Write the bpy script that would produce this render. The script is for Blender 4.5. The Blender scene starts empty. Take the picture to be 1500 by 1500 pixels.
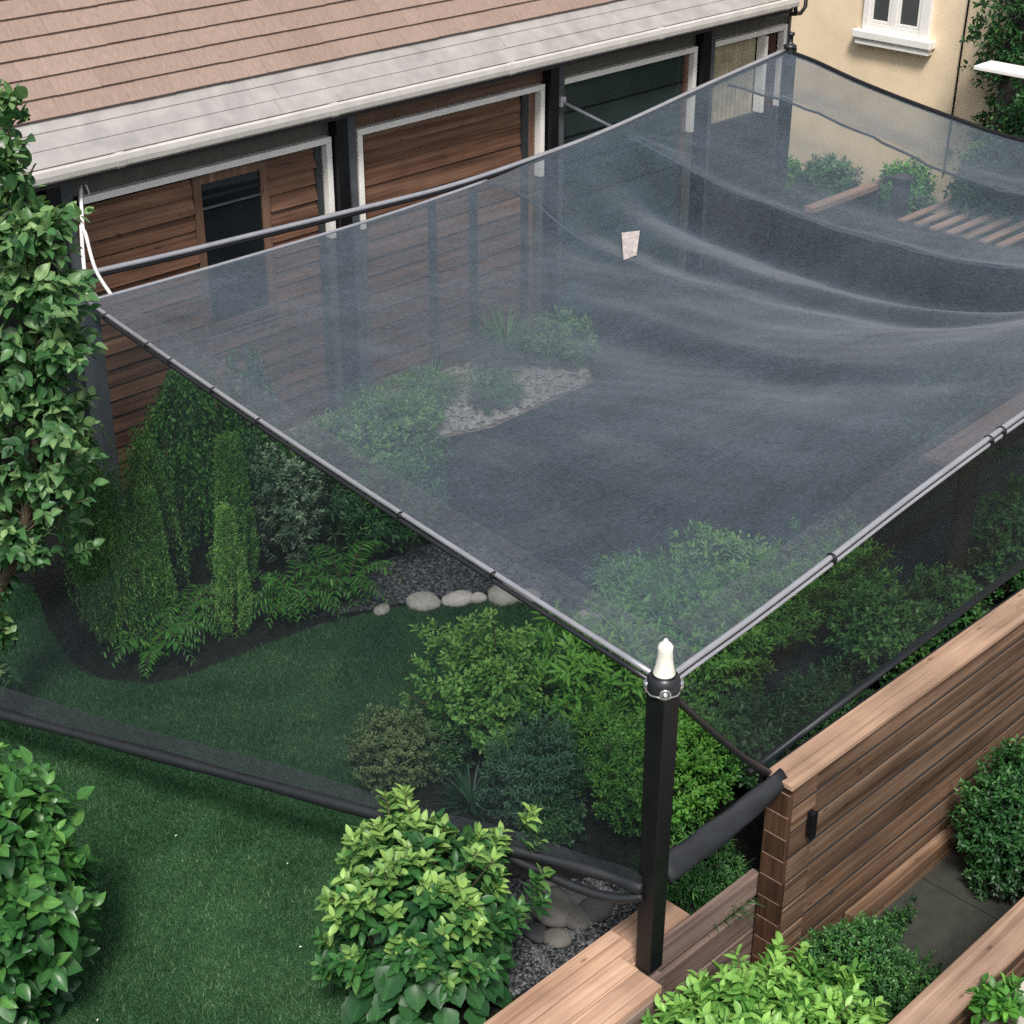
import bpy, math, random
import numpy as np
from mathutils import Vector, Matrix

R = math.radians
rng = np.random.default_rng(7)
random.seed(7)
SC = bpy.context.scene
COL = SC.collection

# ------------------------------------------------------------------ camera, sky, sun, exposure
H = 7.2                       # eye height over the lawn
FPX = 2400.0                  # focal length in 1500 px picture widths
PITCH = math.atan(1285 / FPX)
cam = bpy.data.cameras.new("camera")
cam.sensor_width = 36.0
cam.lens = FPX / 1500 * 36.0
cam.clip_start = 0.1
cam.clip_end = 500
camo = bpy.data.objects.new("camera", cam)
camo.location = (0, 0, H)
camo.rotation_euler = (math.pi / 2 - PITCH, 0, R(-45))
COL.objects.link(camo)
SC.camera = camo

w = bpy.data.worlds.new("World")
SC.world = w
w.use_nodes = True
nt = w.node_tree
bg = nt.nodes["Background"]
sky = nt.nodes.new("ShaderNodeTexSky")
sky.sky_type = 'NISHITA'
sky.sun_disc = False
SUN_DIR = Vector((-0.40, -0.42, 0.81)).normalized()
sky.sun_elevation = math.asin(SUN_DIR.z)
sky.sun_rotation = math.atan2(SUN_DIR.x, SUN_DIR.y)
sky.air_density = 1.0
sky.dust_density = 3.0
sky.ozone_density = 1.0
hsv = nt.nodes.new("ShaderNodeHueSaturation")
hsv.inputs['Saturation'].default_value = 0.5
nt.links.new(sky.outputs[0], hsv.inputs['Color'])
nt.links.new(hsv.outputs[0], bg.inputs[0])
bg.inputs[1].default_value = 0.11

sl = bpy.data.lights.new("sun", 'SUN')
sl.energy = 2.7
sl.angle = R(13)
sl.color = (1.0, 0.97, 0.92)
so = bpy.data.objects.new("sun", sl)
so.rotation_euler = (-SUN_DIR).to_track_quat('-Z', 'Y').to_euler()
so.location = (0, 0, 30)
COL.objects.link(so)

SC.view_settings.view_transform = 'Standard'
SC.view_settings.look = 'None'
SC.view_settings.exposure = 0.5
SC.view_settings.gamma = 1.0
SC.cycles.use_denoising = False
SC.cycles.max_bounces = 8
SC.cycles.diffuse_bounces = 3
SC.cycles.glossy_bounces = 3
SC.cycles.transmission_bounces = 4
SC.cycles.transparent_max_bounces = 24
SC.cycles.caustics_reflective = False
SC.cycles.caustics_refractive = False

# ------------------------------------------------------------------ measuring helpers (survey of the place)
CP, SP = math.cos(PITCH), math.sin(PITCH)
Q = math.sqrt(0.5)
def ray(px, py):
    u, v = px - 750.0, 750.0 - py
    z = -FPX * SP + v * CP
    h = FPX * CP + v * SP
    return Vector(((h + u) * Q, (h - u) * Q, z))
def pz(px, py, z=0.0):
    r = ray(px, py); return Vector((0, 0, H)) + r * ((z - H) / r.z)
def pY(px, py, Y):
    r = ray(px, py); return Vector((0, 0, H)) + r * (Y / r.y)
def pX(px, py, X):
    r = ray(px, py); return Vector((0, 0, H)) + r * (X / r.x)

# ------------------------------------------------------------------ object helpers
def tag(o, label=None, cat=None, group=None, kind=None):
    if label: o['label'] = label
    if cat: o['category'] = cat
    if group: o['group'] = group
    if kind: o['kind'] = kind
    return o
def empty(name, loc, label, cat, group=None):
    o = bpy.data.objects.new(name, None)
    o.empty_display_size = 0.2
    o.location = loc
    COL.objects.link(o)
    tag(o, label, cat, group)
    return o

class MB:
    """collects shapes for ONE mesh object"""
    def __init__(s):
        s.v = []; s.f = []; s.t = []; s.sm = []
    def add(s, vs, fs, tint=None, smooth=False):
        b = len(s.v)
        t = random.random() if tint is None else tint
        s.v += [tuple(p) for p in vs]; s.t += [t] * len(vs)
        s.f += [tuple(i + b for i in f) for f in fs]; s.sm += [smooth] * len(fs)
    def box(s, x0, x1, y0, y1, z0, z1, tint=None):
        vs = [(x0,y0,z0),(x1,y0,z0),(x1,y1,z0),(x0,y1,z0),(x0,y0,z1),(x1,y0,z1),(x1,y1,z1),(x0,y1,z1)]
        s.add(vs, [(0,3,2,1),(4,5,6,7),(0,1,5,4),(1,2,6,5),(2,3,7,6),(3,0,4,7)], tint)
    def hexa(s, a, b, tint=None):
        """a: four bottom points, b: four top points"""
        s.add(list(a) + list(b), [(0,3,2,1),(4,5,6,7),(0,1,5,4),(1,2,6,5),(2,3,7,6),(3,0,4,7)], tint)
    def tube(s, pts, r, n=8, tint=None, r2=None, cap=True):
        pts = [Vector(p) for p in pts]
        m = len(pts)
        rs = r if isinstance(r, (list, tuple)) else ([r] * m if r2 is None else [r + (r2 - r) * i / (m - 1) for i in range(m)])
        vs = []; up = Vector((0, 0, 1))
        d0 = (pts[1] - pts[0]).normalized()
        if abs(d0.z) > 0.9: up = Vector((1, 0, 0))
        for i, p in enumerate(pts):
            d = (pts[min(i+1, m-1)] - pts[max(i-1, 0)]).normalized()
            a = d.cross(up).normalized(); b = a.cross(d).normalized()
            for k in range(n):
                an = 2 * math.pi * k / n
                vs.append(p + (a * math.cos(an) + b * math.sin(an)) * rs[i])
        fs = []
        for i in range(m - 1):
            for k in range(n):
                k2 = (k + 1) % n
                fs.append((i*n+k, i*n+k2, (i+1)*n+k2, (i+1)*n+k))
        if cap:
            fs.append(tuple(range(n))[::-1]); fs.append(tuple((m-1)*n + k for k in range(n)))
        s.add(vs, fs, tint, True)
    def lathe(s, c, prof, n=20, tint=None):
        vs = []; fs = []
        for (r, z) in prof:
            for k in range(n):
                a = 2*math.pi*k/n
                vs.append((c[0]+r*math.cos(a), c[1]+r*math.sin(a), c[2]+z))
        for i in range(len(prof)-1):
            for k in range(n):
                k2 = (k+1) % n
                fs.append((i*n+k, i*n+k2, (i+1)*n+k2, (i+1)*n+k))
        fs.append(tuple(range(n))[::-1]); fs.append(tuple((len(prof)-1)*n+k for k in range(n)))
        s.add(vs, fs, tint, True)
    def build(s, name, mat, parent=None, bevel=0.0, label=None):
        me = bpy.data.meshes.new(name)
        off = Vector(parent_world(parent)) if parent else Vector((0,0,0))
        me.from_pydata([(a-off.x, b-off.y, c-off.z) for (a,b,c) in s.v], [], s.f)
        me.polygons.foreach_set('use_smooth', s.sm)
        at = me.attributes.new('tint', 'FLOAT', 'POINT')
        at.data.foreach_set('value', np.array(s.t, dtype=np.float32))
        me.materials.append(mat)
        me.update()
        o = bpy.data.objects.new(name, me)
        COL.objects.link(o)
        if parent: o.parent = parent
        if bevel:
            m = o.modifiers.new('bevel', 'BEVEL'); m.width = bevel; m.segments = 2; m.limit_method = 'ANGLE'
            m.harden_normals = False
        if label: o['label'] = label
        return o
def parent_world(p):
    v = Vector((0,0,0))
    while p is not None:
        v += p.location; p = p.parent
    return v

def np_mesh(name, V, F, mat, parent=None, attrs=None, smooth=False):
    """V (n,3) in world, F (m,3|4)"""
    me = bpy.data.meshes.new(name)
    off = parent_world(parent)
    V = np.asarray(V, dtype=np.float32) - np.array(off, dtype=np.float32)
    F = np.asarray(F, dtype=np.int32); k = F.shape[1]
    me.vertices.add(len(V)); me.vertices.foreach_set('co', V.ravel())
    me.loops.add(F.size); me.loops.foreach_set('vertex_index', F.ravel())
    me.polygons.add(len(F))
    me.polygons.foreach_set('loop_start', np.arange(0, F.size, k, dtype=np.int32))
    me.polygons.foreach_set('loop_total', np.full(len(F), k, dtype=np.int32))
    me.polygons.foreach_set('use_smooth', np.full(len(F), smooth))
    for n, a in (attrs or {}).items():
        at = me.attributes.new(n, 'FLOAT', 'POINT')
        at.data.foreach_set('value', np.asarray(a, dtype=np.float32))
    me.materials.append(mat)
    me.update(calc_edges=True)
    o = bpy.data.objects.new(name, me)
    COL.objects.link(o)
    if parent: o.parent = parent
    return o

# ------------------------------------------------------------------ materials
def mat_new(name):
    m = bpy.data.materials.new(name); m.use_nodes = True
    return m, m.node_tree, m.node_tree.nodes['Principled BSDF']
def ramp(nt, stops):
    n = nt.nodes.new('ShaderNodeValToRGB')
    e = n.color_ramp.elements
    while len(e) < len(stops): e.new(0.5)
    for i, (p, c) in enumerate(stops):
        e[i].position = p; e[i].color = (*c, 1)
    return n
def noise(nt, scale, detail=4, vec=None, rough=0.55, dist=0.0):
    n = nt.nodes.new('ShaderNodeTexNoise')
    n.inputs['Scale'].default_value = scale; n.inputs['Detail'].default_value = detail
    n.inputs['Roughness'].default_value = rough; n.inputs['Distortion'].default_value = dist
    if vec is not None: nt.links.new(vec, n.inputs['Vector'])
    return n
def objcoord(nt, scale=(1,1,1)):
    tc = nt.nodes.new('ShaderNodeTexCoord')
    mp = nt.nodes.new('ShaderNodeMapping'); mp.inputs['Scale'].default_value = scale
    nt.links.new(tc.outputs['Object'], mp.inputs['Vector'])
    return mp
def attr(nt, name):
    a = nt.nodes.new('ShaderNodeAttribute'); a.attribute_name = name; return a
def math_n(nt, op, a, b=None, clamp=False):
    n = nt.nodes.new('ShaderNodeMath'); n.operation = op; n.use_clamp = clamp
    for i, x in enumerate((a, b)):
        if x is None: continue
        if isinstance(x, (int, float)): n.inputs[i].default_value = x
        else: nt.links.new(x, n.inputs[i])
    return n.outputs[0]
def mixc(nt, fac, a, b, mode='MIX'):
    n = nt.nodes.new('ShaderNodeMix'); n.data_type = 'RGBA'; n.blend_type = mode
    for sock, x in ((n.inputs[0], fac), (n.inputs[6], a), (n.inputs[7], b)):
        if isinstance(x, (int, float)): sock.default_value = x
        elif isinstance(x, tuple): sock.default_value = (*x, 1)
        else: nt.links.new(x, sock)
    return n.outputs[2]
def bump(nt, bs, height, strength=0.3, dist=0.01):
    b = nt.nodes.new('ShaderNodeBump'); b.inputs['Strength'].default_value = strength; b.inputs['Distance'].default_value = dist
    nt.links.new(height, b.inputs['Height']); nt.links.new(b.outputs[0], bs.inputs['Normal'])

def plain(name, col, rough=0.5, metal=0.0, spec=0.5, var=0.15, vscale=6):
    m, nt, b = mat_new(name)
    mp = objcoord(nt)
    n = noise(nt, vscale, 6, mp.outputs[0])
    lo = tuple(c*(1-var) for c in col); hi = tuple(min(1, c*(1+var)) for c in col)
    r = ramp(nt, [(0.3, lo), (0.7, hi)])
    nt.links.new(n.outputs[0], r.inputs[0]); nt.links.new(r.outputs[0], b.inputs['Base Color'])
    b.inputs['Roughness'].default_value = rough; b.inputs['Metallic'].default_value = metal
    b.inputs['Specular IOR Level'].default_value = spec
    bump(nt, b, n.outputs[0], 0.1, 0.004)
    return m

def wood(name, dark, mid, light, axis=0, rough=0.65, cracks=0.5):
    m, nt, b = mat_new(name)
    sc = [15.0, 15.0, 15.0]; sc[axis] = 0.5
    tc = nt.nodes.new('ShaderNodeTexCoord')
    tn = attr(nt, 'tint')
    ad = nt.nodes.new('ShaderNodeVectorMath'); ad.operation = 'ADD'
    cmb = nt.nodes.new('ShaderNodeCombineXYZ')
    k = math_n(nt, 'MULTIPLY', tn.outputs['Fac'], 37.0)
    for i in range(3): nt.links.new(k, cmb.inputs[i])
    nt.links.new(tc.outputs['Object'], ad.inputs[0]); nt.links.new(cmb.outputs[0], ad.inputs[1])
    mp = nt.nodes.new('ShaderNodeMapping'); mp.inputs['Scale'].default_value = sc
    nt.links.new(ad.outputs[0], mp.inputs['Vector'])
    g = noise(nt, 1.0, 6, mp.outputs[0], 0.58, 0.5)
    r = ramp(nt, [(0.28, dark), (0.5, mid), (0.74, light)])
    nt.links.new(g.outputs[0], r.inputs[0])
    # fine dark checks along the grain
    sc2 = [75.0, 75.0, 75.0]; sc2[axis] = 0.9
    mp2 = nt.nodes.new('ShaderNodeMapping'); mp2.inputs['Scale'].default_value = sc2
    nt.links.new(ad.outputs[0], mp2.inputs['Vector'])
    g2 = noise(nt, 1.0, 3, mp2.outputs[0], 0.5, 0.3)
    r2 = ramp(nt, [(0.30, (1-cracks,)*3), (0.42, (1, 1, 1))])
    nt.links.new(g2.outputs[0], r2.inputs[0])
    c1 = mixc(nt, 1.0, r.outputs[0], r2.outputs[0], 'MULTIPLY')
    # blotchy weathering and per board value
    bl = noise(nt, 1.6, 4, ad.outputs[0])
    rb = ramp(nt, [(0.3, (0.72, 0.70, 0.70)), (0.7, (1.12, 1.1, 1.08))])
    nt.links.new(bl.outputs[0], rb.inputs[0])
    c2 = mixc(nt, 1.0, c1, rb.outputs[0], 'MULTIPLY')
    v = math_n(nt, 'ADD', math_n(nt, 'MULTIPLY', tn.outputs['Fac'], 0.45), 0.76)
    hs = nt.nodes.new('ShaderNodeHueSaturation')
    nt.links.new(c2, hs.inputs['Color']); nt.links.new(v, hs.inputs['Value'])
    # knots
    vo = nt.nodes.new('ShaderNodeTexVoronoi'); vo.inputs['Scale'].default_value = 1.0
    sk = [9.0, 9.0, 9.0]; sk[axis] = 3.0
    mpk = nt.nodes.new('ShaderNodeMapping'); mpk.inputs['Scale'].default_value = sk
    nt.links.new(ad.outputs[0], mpk.inputs['Vector']); nt.links.new(mpk.outputs[0], vo.inputs['Vector'])
    rk = ramp(nt, [(0.06, (0.35, 0.3, 0.28)), (0.13, (1, 1, 1))])
    nt.links.new(vo.outputs['Distance'], rk.inputs[0])
    c3 = mixc(nt, 0.8, hs.outputs[0], rk.outputs[0], 'MULTIPLY')
    nt.links.new(c3, b.inputs['Base Color'])
    b.inputs['Roughness'].default_value = rough
    b.inputs['Specular IOR Level'].default_value = 0.3
    hgt = math_n(nt, 'ADD', g.outputs[0], g2.outputs[0])
    bump(nt, b, hgt, 0.35, 0.004)
    return m

def leafmat(name, dark, mid, light, trans=0.25, rough=0.4, rib=0.35):
    m, nt, b = mat_new(name)
    t = attr(nt, 'tint')
    r = ramp(nt, [(0.0, dark), (0.55, mid), (1.0, light)])
    nt.links.new(t.outputs['Fac'], r.inputs[0])
    rb = attr(nt, 'rib')
    rr = ramp(nt, [(0.0, (1+rib, 1+rib*0.9, 1+rib*0.7)), (0.22, (1, 1, 1))])
    nt.links.new(rb.outputs['Fac'], rr.inputs[0])
    mp = objcoord(nt); n = noise(nt, 14, 3, mp.outputs[0])
    rn = ramp(nt, [(0.3, (0.78,)*3), (0.7, (1.15,)*3)])
    nt.links.new(n.outputs[0], rn.inputs[0])
    c = mixc(nt, 1.0, mixc(nt, 1.0, r.outputs[0], rr.outputs[0], 'MULTIPLY'), rn.outputs[0], 'MULTIPLY')
    nt.links.new(c, b.inputs['Base Color'])
    b.inputs['Roughness'].default_value = rough
    b.inputs['Specular IOR Level'].default_value = 0.32
    tr = nt.nodes.new('ShaderNodeBsdfTranslucent')
    ct = mixc(nt, 1.0, c, (1.1, 1.25, 0.6), 'MULTIPLY')
    nt.links.new(ct, tr.inputs['Color'])
    mx = nt.nodes.new('ShaderNodeMixShader'); mx.inputs[0].default_value = trans
    nt.links.new(b.outputs[0], mx.inputs[1]); nt.links.new(tr.outputs[0], mx.inputs[2])
    nt.links.new(mx.outputs[0], nt.nodes['Material Output'].inputs['Surface'])
    return m

def netmat(name, col, t0, grain=0.08, sheen=0.1, tmin=0.0):
    """knitted shade cloth: the light that gets through one layer falls off with the slant, t = t0 ** (1 / cos)"""
    m, nt, b = mat_new(name)
    mp = objcoord(nt, (17, 105, 50)); n1 = noise(nt, 1.0, 2, mp.outputs[0])
    mp2 = objcoord(nt, (105, 17, 50)); n2 = noise(nt, 1.0, 2, mp2.outputs[0])
    mp3 = objcoord(nt); n3 = noise(nt, 1.1, 6, mp3.outputs[0], 0.6)
    mp4 = objcoord(nt, (0.9, 5.0, 3)); n4 = noise(nt, 1.0, 4, mp4.outputs[0], 0.6)
    weave = math_n(nt, 'ADD', n1.outputs[0], n2.outputs[0])          # about 1
    # thread colour: faded and dusty in places
    rc = ramp(nt, [(0.3, tuple(c*0.78 for c in col)), (0.7, tuple(c*1.3 for c in col))])
    dn = math_n(nt, 'ADD', math_n(nt, 'MULTIPLY', n3.outputs[0], 0.5), math_n(nt, 'MULTIPLY', n4.outputs[0], 0.5))
    nt.links.new(dn, rc.inputs[0])
    rw = ramp(nt, [(0.36, (0.72,)*3), (0.64, (1.28,)*3)])
    nt.links.new(math_n(nt, 'MULTIPLY', weave, 0.5), rw.inputs[0])
    nt.links.new(mixc(nt, 1.0, rc.outputs[0], rw.outputs[0], 'MULTIPLY'), b.inputs['Base Color'])
    b.inputs['Roughness'].default_value = 0.65
    b.inputs['Specular IOR Level'].default_value = 0.25
    b.inputs['Sheen Weight'].default_value = sheen
    b.inputs['Sheen Roughness'].default_value = 0.4
    lw = nt.nodes.new('ShaderNodeLayerWeight'); lw.inputs['Blend'].default_value = 0.5
    cosv = math_n(nt, 'MAXIMUM', math_n(nt, 'SUBTRACT', 1.0, lw.outputs['Facing']), 0.12)
    T = math_n(nt, 'POWER', t0, math_n(nt, 'DIVIDE', 1.0, cosv))
    g = math_n(nt, 'MULTIPLY', math_n(nt, 'SUBTRACT', weave, 1.0), grain*10)
    g3 = math_n(nt, 'MULTIPLY', math_n(nt, 'SUBTRACT', n3.outputs[0], 0.5), 0.15)
    op = math_n(nt, 'ADD', math_n(nt, 'SUBTRACT', 1.0, T), math_n(nt, 'ADD', math_n(nt, 'MULTIPLY', g, 0.4), g3), True)
    bump(nt, b, weave, 0.25, 0.004)
    tr = nt.nodes.new('ShaderNodeBsdfTransparent')
    tr.inputs['Color'].default_value = (0.96, 0.98, 1.0, 1)
    mx = nt.nodes.new('ShaderNodeMixShader')
    nt.links.new(op, mx.inputs[0]); nt.links.new(tr.outputs[0], mx.inputs[1]); nt.links.new(b.outputs[0], mx.inputs[2])
    nt.links.new(mx.outputs[0], nt.nodes['Material Output'].inputs['Surface'])
    return m

def soilmat(name, a, bcol, c, scale=18, bstr=0.8):
    m, nt, b = mat_new(name)
    mp = objcoord(nt)
    n = noise(nt, scale, 8, mp.outputs[0], 0.7)
    r = ramp(nt, [(0.35, a), (0.5, bcol), (0.68, c)])
    nt.links.new(n.outputs[0], r.inputs[0]); nt.links.new(r.outputs[0], b.inputs['Base Color'])
    b.inputs['Roughness'].default_value = 0.95; b.inputs['Specular IOR Level'].default_value = 0.2
    bump(nt, b, n.outputs[0], bstr, 0.03)
    return m

def tintmat(name, dark, light, rough=0.8, nscale=40, streak=None, bstr=0.3):
    """per piece value from the tint attribute, plus fine noise"""
    m, nt, b = mat_new(name)
    t = attr(nt, 'tint')
    r = ramp(nt, [(0.0, dark), (1.0, light)])
    nt.links.new(t.outputs['Fac'], r.inputs[0])
    mp = objcoord(nt, streak or (1, 1, 1))
    n = noise(nt, nscale, 5, mp.outputs[0], 0.65)
    rn = ramp(nt, [(0.25, (0.72,)*3), (0.75, (1.22,)*3)])
    nt.links.new(n.outputs[0], rn.inputs[0])
    c = mixc(nt, 1.0, r.outputs[0], rn.outputs[0], 'MULTIPLY')
    nt.links.new(c, b.inputs['Base Color'])
    b.inputs['Roughness'].default_value = rough; b.inputs['Specular IOR Level'].default_value = 0.25
    bump(nt, b, n.outputs[0], bstr, 0.006)
    return m

def glassmat(name, col, rough=0.08):
    m, nt, b = mat_new(name)
    mp = objcoord(nt); n = noise(nt, 0.8, 3, mp.outputs[0])
    r = ramp(nt, [(0.3, tuple(c*0.6 for c in col)), (0.7, tuple(c*1.4 for c in col))])
    nt.links.new(n.outputs[0], r.inputs[0]); nt.links.new(r.outputs[0], b.inputs['Base Color'])
    b.inputs['Roughness'].default_value = rough; b.inputs['Specular IOR Level'].default_value = 0.6
    return m

M = {}
M['siding'] = wood('siding_wood', (0.075,0.036,0.022), (0.17,0.088,0.055), (0.28,0.16,0.105), 0)
M['fence'] = wood('fence_wood', (0.052,0.029,0.018), (0.160,0.097,0.060), (0.30,0.20,0.135), 0)
M['cap'] = wood('cap_wood', (0.23,0.142,0.092), (0.37,0.242,0.168), (0.51,0.36,0.26), 0, cracks=0.35)
M['deck'] = wood('deck_wood', (0.27,0.155,0.098), (0.42,0.265,0.18), (0.56,0.385,0.275), 0, cracks=0.4)
M['greyplank'] = wood('weathered_plank', (0.09,0.06,0.052), (0.19,0.135,0.115), (0.30,0.22,0.185), 0)
M['endgrain'] = wood('end_grain', (0.035,0.017,0.010), (0.075,0.037,0.021), (0.12,0.066,0.038), 2)
M['beam'] = wood('beam_wood', (0.30,0.18,0.13), (0.45,0.30,0.23), (0.6,0.43,0.34), 0)
M['black'] = plain('black_paint', (0.006,0.0065,0.008), 0.45, spec=0.3, var=0.3)
M['darkpost'] = plain('charcoal_paint', (0.028,0.031,0.034), 0.5)
M['greypost'] = plain('slate_paint', (0.075,0.085,0.095), 0.55)
M['steel'] = plain('grey_tube', (0.40,0.40,0.43), 0.38, metal=0.5, var=0.1)
M['chrome'] = plain('chrome_metal', (0.62,0.62,0.65), 0.2, metal=0.9, var=0.1)
M['blacktube'] = plain('black_tube', (0.018,0.019,0.022), 0.35)
M['whitepaint'] = plain('white_paint', (0.86,0.83,0.78), 0.5, var=0.06)
M['whitecap'] = plain('ivory_cap', (0.78,0.76,0.68), 0.45, var=0.12, vscale=14)
M['olive'] = plain('olive_board', (0.10,0.097,0.08), 0.6)
M['brownboard'] = wood('header_wood', (0.09,0.05,0.035), (0.15,0.09,0.062), (0.2,0.125,0.09), 0)
M['yellow'] = plain('yellow_render', (0.86,0.69,0.475), 0.85, var=0.08, vscale=2.2)
M['eave'] = plain('eave_sheet', (0.325,0.305,0.29), 0.6, var=0.18, vscale=4.5)
M['gutter'] = plain('gutter_paint', (0.50,0.47,0.435), 0.5, var=0.12)
M['shingle'] = tintmat('roof_shingle', (0.25,0.178,0.145), (0.33,0.243,0.20), 0.85, 12, (6, 1.2, 1.2))
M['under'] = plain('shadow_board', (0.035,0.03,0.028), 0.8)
M['glass'] = glassmat('dark_glass', (0.012,0.016,0.018))
M['greenglass'] = glassmat('green_glass', (0.035,0.055,0.054), 0.2)
M['greypane'] = glassmat('grey_pane', (0.085,0.09,0.092), 0.15)
M['curtain'] = plain('curtain_cloth', (0.42,0.36,0.24), 0.9, var=0.25, vscale=8)
M['browndoor'] = wood('door_wood', (0.05,0.022,0.014), (0.09,0.04,0.026), (0.13,0.062,0.042), 2)
M['roofnet'] = netmat('roof_net_cloth', (0.064,0.086,0.108), 0.69, 0.05, 0.25)
M['sidenet'] = netmat('side_net_cloth', (0.011,0.018,0.020), 0.765, 0.06, 0.0)
M['hemnet'] = netmat('hem_cloth', (0.11,0.115,0.13), 0.84, 0.07)
M['hemroll'] = plain('rolled_net', (0.008,0.010,0.013), 0.6, var=0.35, vscale=9)
M['hemgather'] = netmat('gathered_cloth', (0.020,0.023,0.028), 0.5, 0.08)
M['rope'] = plain('white_rope', (0.75,0.73,0.70), 0.7)
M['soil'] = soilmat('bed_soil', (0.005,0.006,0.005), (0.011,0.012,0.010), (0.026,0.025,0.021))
M['mulch'] = soilmat('pale_mulch', (0.07,0.05,0.04), (0.26,0.19,0.16), (0.50,0.40,0.35), 16)
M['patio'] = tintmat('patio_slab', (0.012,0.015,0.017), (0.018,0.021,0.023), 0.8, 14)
M['paving'] = tintmat('paving_slab', (0.035,0.036,0.030), (0.052,0.053,0.044), 0.85, 9)
M['paleground'] = tintmat('pale_concrete', (0.46,0.42,0.37), (0.55,0.5,0.45), 0.85, 6)
M['stone'] = tintmat('basalt_cobble', (0.045,0.046,0.050), (0.125,0.118,0.105), 0.75, 16, bstr=0.8)
M['palestone'] = tintmat('pale_stone', (0.34,0.32,0.28), (0.52,0.48,0.43), 0.75, 14, bstr=0.6)
M['pebble'] = tintmat('dark_pebble', (0.012,0.014,0.016), (0.16,0.165,0.175), 0.6, 30)
M['stem'] = tintmat('bark_stem', (0.045,0.032,0.022), (0.10,0.075,0.05), 0.85, 30)
M['lawn'] = soilmat('turf', (0.016,0.054,0.021), (0.036,0.108,0.042), (0.07,0.17,0.07), 60, 1.0)

# ------------------------------------------------------------------ ground
def sheet(name, poly, z, mat, kind='structure'):
    m = MB(); m.add([(x, y, z) for x, y in poly], [tuple(range(len(poly)))])
    return tag(m.build(name, mat), kind=kind)
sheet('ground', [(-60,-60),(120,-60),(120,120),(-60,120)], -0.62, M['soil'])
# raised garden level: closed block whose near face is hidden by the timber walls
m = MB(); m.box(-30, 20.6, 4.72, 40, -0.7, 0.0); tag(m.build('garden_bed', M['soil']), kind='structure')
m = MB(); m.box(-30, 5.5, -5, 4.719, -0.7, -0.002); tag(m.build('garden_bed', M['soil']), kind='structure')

def catmull(P, n=8, closed=True):
    P = [np.array(p, float) for p in P]; out = []; k = len(P)
    for i in range(k if closed else k-1):
        p0, p1, p2, p3 = P[(i-1) % k], P[i], P[(i+1) % k], P[(i+2) % k]
        if not closed:
            p0 = P[max(i-1, 0)]; p3 = P[min(i+2, k-1)]
        for j in range(n):
            t = j/n
            out.append(0.5*((2*p1)+(-p0+p2)*t+(2*p0-5*p1+4*p2-p3)*t*t+(-p0+3*p1-3*p2+p3)*t**3))
    if not closed: out.append(P[-1])
    return out
lawn_c = [(-3,12.3),(3.5,12.2),(5.5,11.7),(5.36,10.7),(5.22,10.05),(5.4,9.62),(5.75,9.38),(6.53,9.28),(7.19,9.15),(7.84,8.85),(8.4,8.35),(8.75,7.7),(8.5,7.15),
          (7.6,7.05),(6.6,7.2),(5.95,7.35),(5.75,6.9),(5.65,6.35),(5.35,5.95),(5.0,5.55),(4.6,5.2),(4.0,4.96),(3.2,4.96),(-3,4.96)]
lawn_poly = [tuple(p) for p in catmull(lawn_c, 6)]
sheet('lawn', lawn_poly, 0.012, M['lawn'])

def inside(px, py, poly):
    c = np.zeros(len(px), bool); n = len(poly); j = n-1
    for i in range(n):
        xi, yi = poly[i]; xj, yj = poly[j]
        hit = ((yi > py) != (yj > py)) & (px < (xj-xi)*(py-yi)/(yj-yi+1e-12)+xi)
        c ^= hit; j = i
    return c

# paving between the two timber fences, with joints
for (x0, x1, y0, y1) in []: pass
m = MB()
xs = [7.55, 8.45, 9.35, 10.25, 11.15, 12.05, 13.0]
for i in range(len(xs)-1):
    m.box(xs[i]+0.006, xs[i+1]-0.006, 3.42, 4.36, -0.66, -0.585)
tag(m.build('paving', M['paving'], bevel=0.005), kind='structure')
m = MB(); m.box(4, 20, -2, 2.95, -0.7, 0.24); tag(m.build('pavement', M['paleground']), kind='structure')

# dark patio slabs under the net and pale mulch along the house
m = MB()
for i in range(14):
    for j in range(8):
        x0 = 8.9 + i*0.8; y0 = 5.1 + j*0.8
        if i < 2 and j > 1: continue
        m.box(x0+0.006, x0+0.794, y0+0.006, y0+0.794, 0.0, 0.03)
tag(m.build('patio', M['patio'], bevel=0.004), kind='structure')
sheet('mulch_bed', [(9.0,11.6),(9.6,11.25),(10.6,10.9),(12.2,10.95),(12.75,11.6),(12.75,12.36),(8.9,12.36)], 0.035, M['mulch'])

# ------------------------------------------------------------------ the wooden house
house = empty('house', (11.5, 12.4, 0), 'wooden house with shingle roof and white framed bays along the garden', 'house')
HX0, HX1 = 3.0, 17.2
# shingle roof
slope = R(50); cs, sn = math.cos(slope), math.sin(slope)
m = MB(); m2 = MB()
ry0, rz0 = 12.36, 3.63
expo = 0.185
for c in range(13):
    a = c*expo
    x = 2.6 + random.random()*0.3
    jag = 0.0
    while x < 17.15:
        wd = random.uniform(0.2, 0.7)
        x1 = min(x+wd, 17.2)
        t0 = a - random.uniform(0, 0.006); t1 = a+expo+0.03
        th = 0.026 + random.uniform(0, 0.004)
        def pt(xx, t, h): return (xx, ry0+t*cs-h*sn, rz0+t*sn+h*cs)
        g = 0.0012
        m.hexa([pt(x+g,t0,0.002+0.012),pt(x1-g,t0,0.014),pt(x1-g,t1,0.0),pt(x+g,t1,0.0)],
               [pt(x+g,t0,th+0.012),pt(x1-g,t0,th+0.012),pt(x1-g,t1,0.012),pt(x+g,t1,0.012)],
               min(1, max(0, random.gauss(0.5, 0.13))))
        x = x1
roof = m.build('roof', M['shingle'], house)
m = MB()
def rp(xx, t, h): return (xx, ry0+t*cs-h*sn, rz0+t*sn+h*cs)
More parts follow.
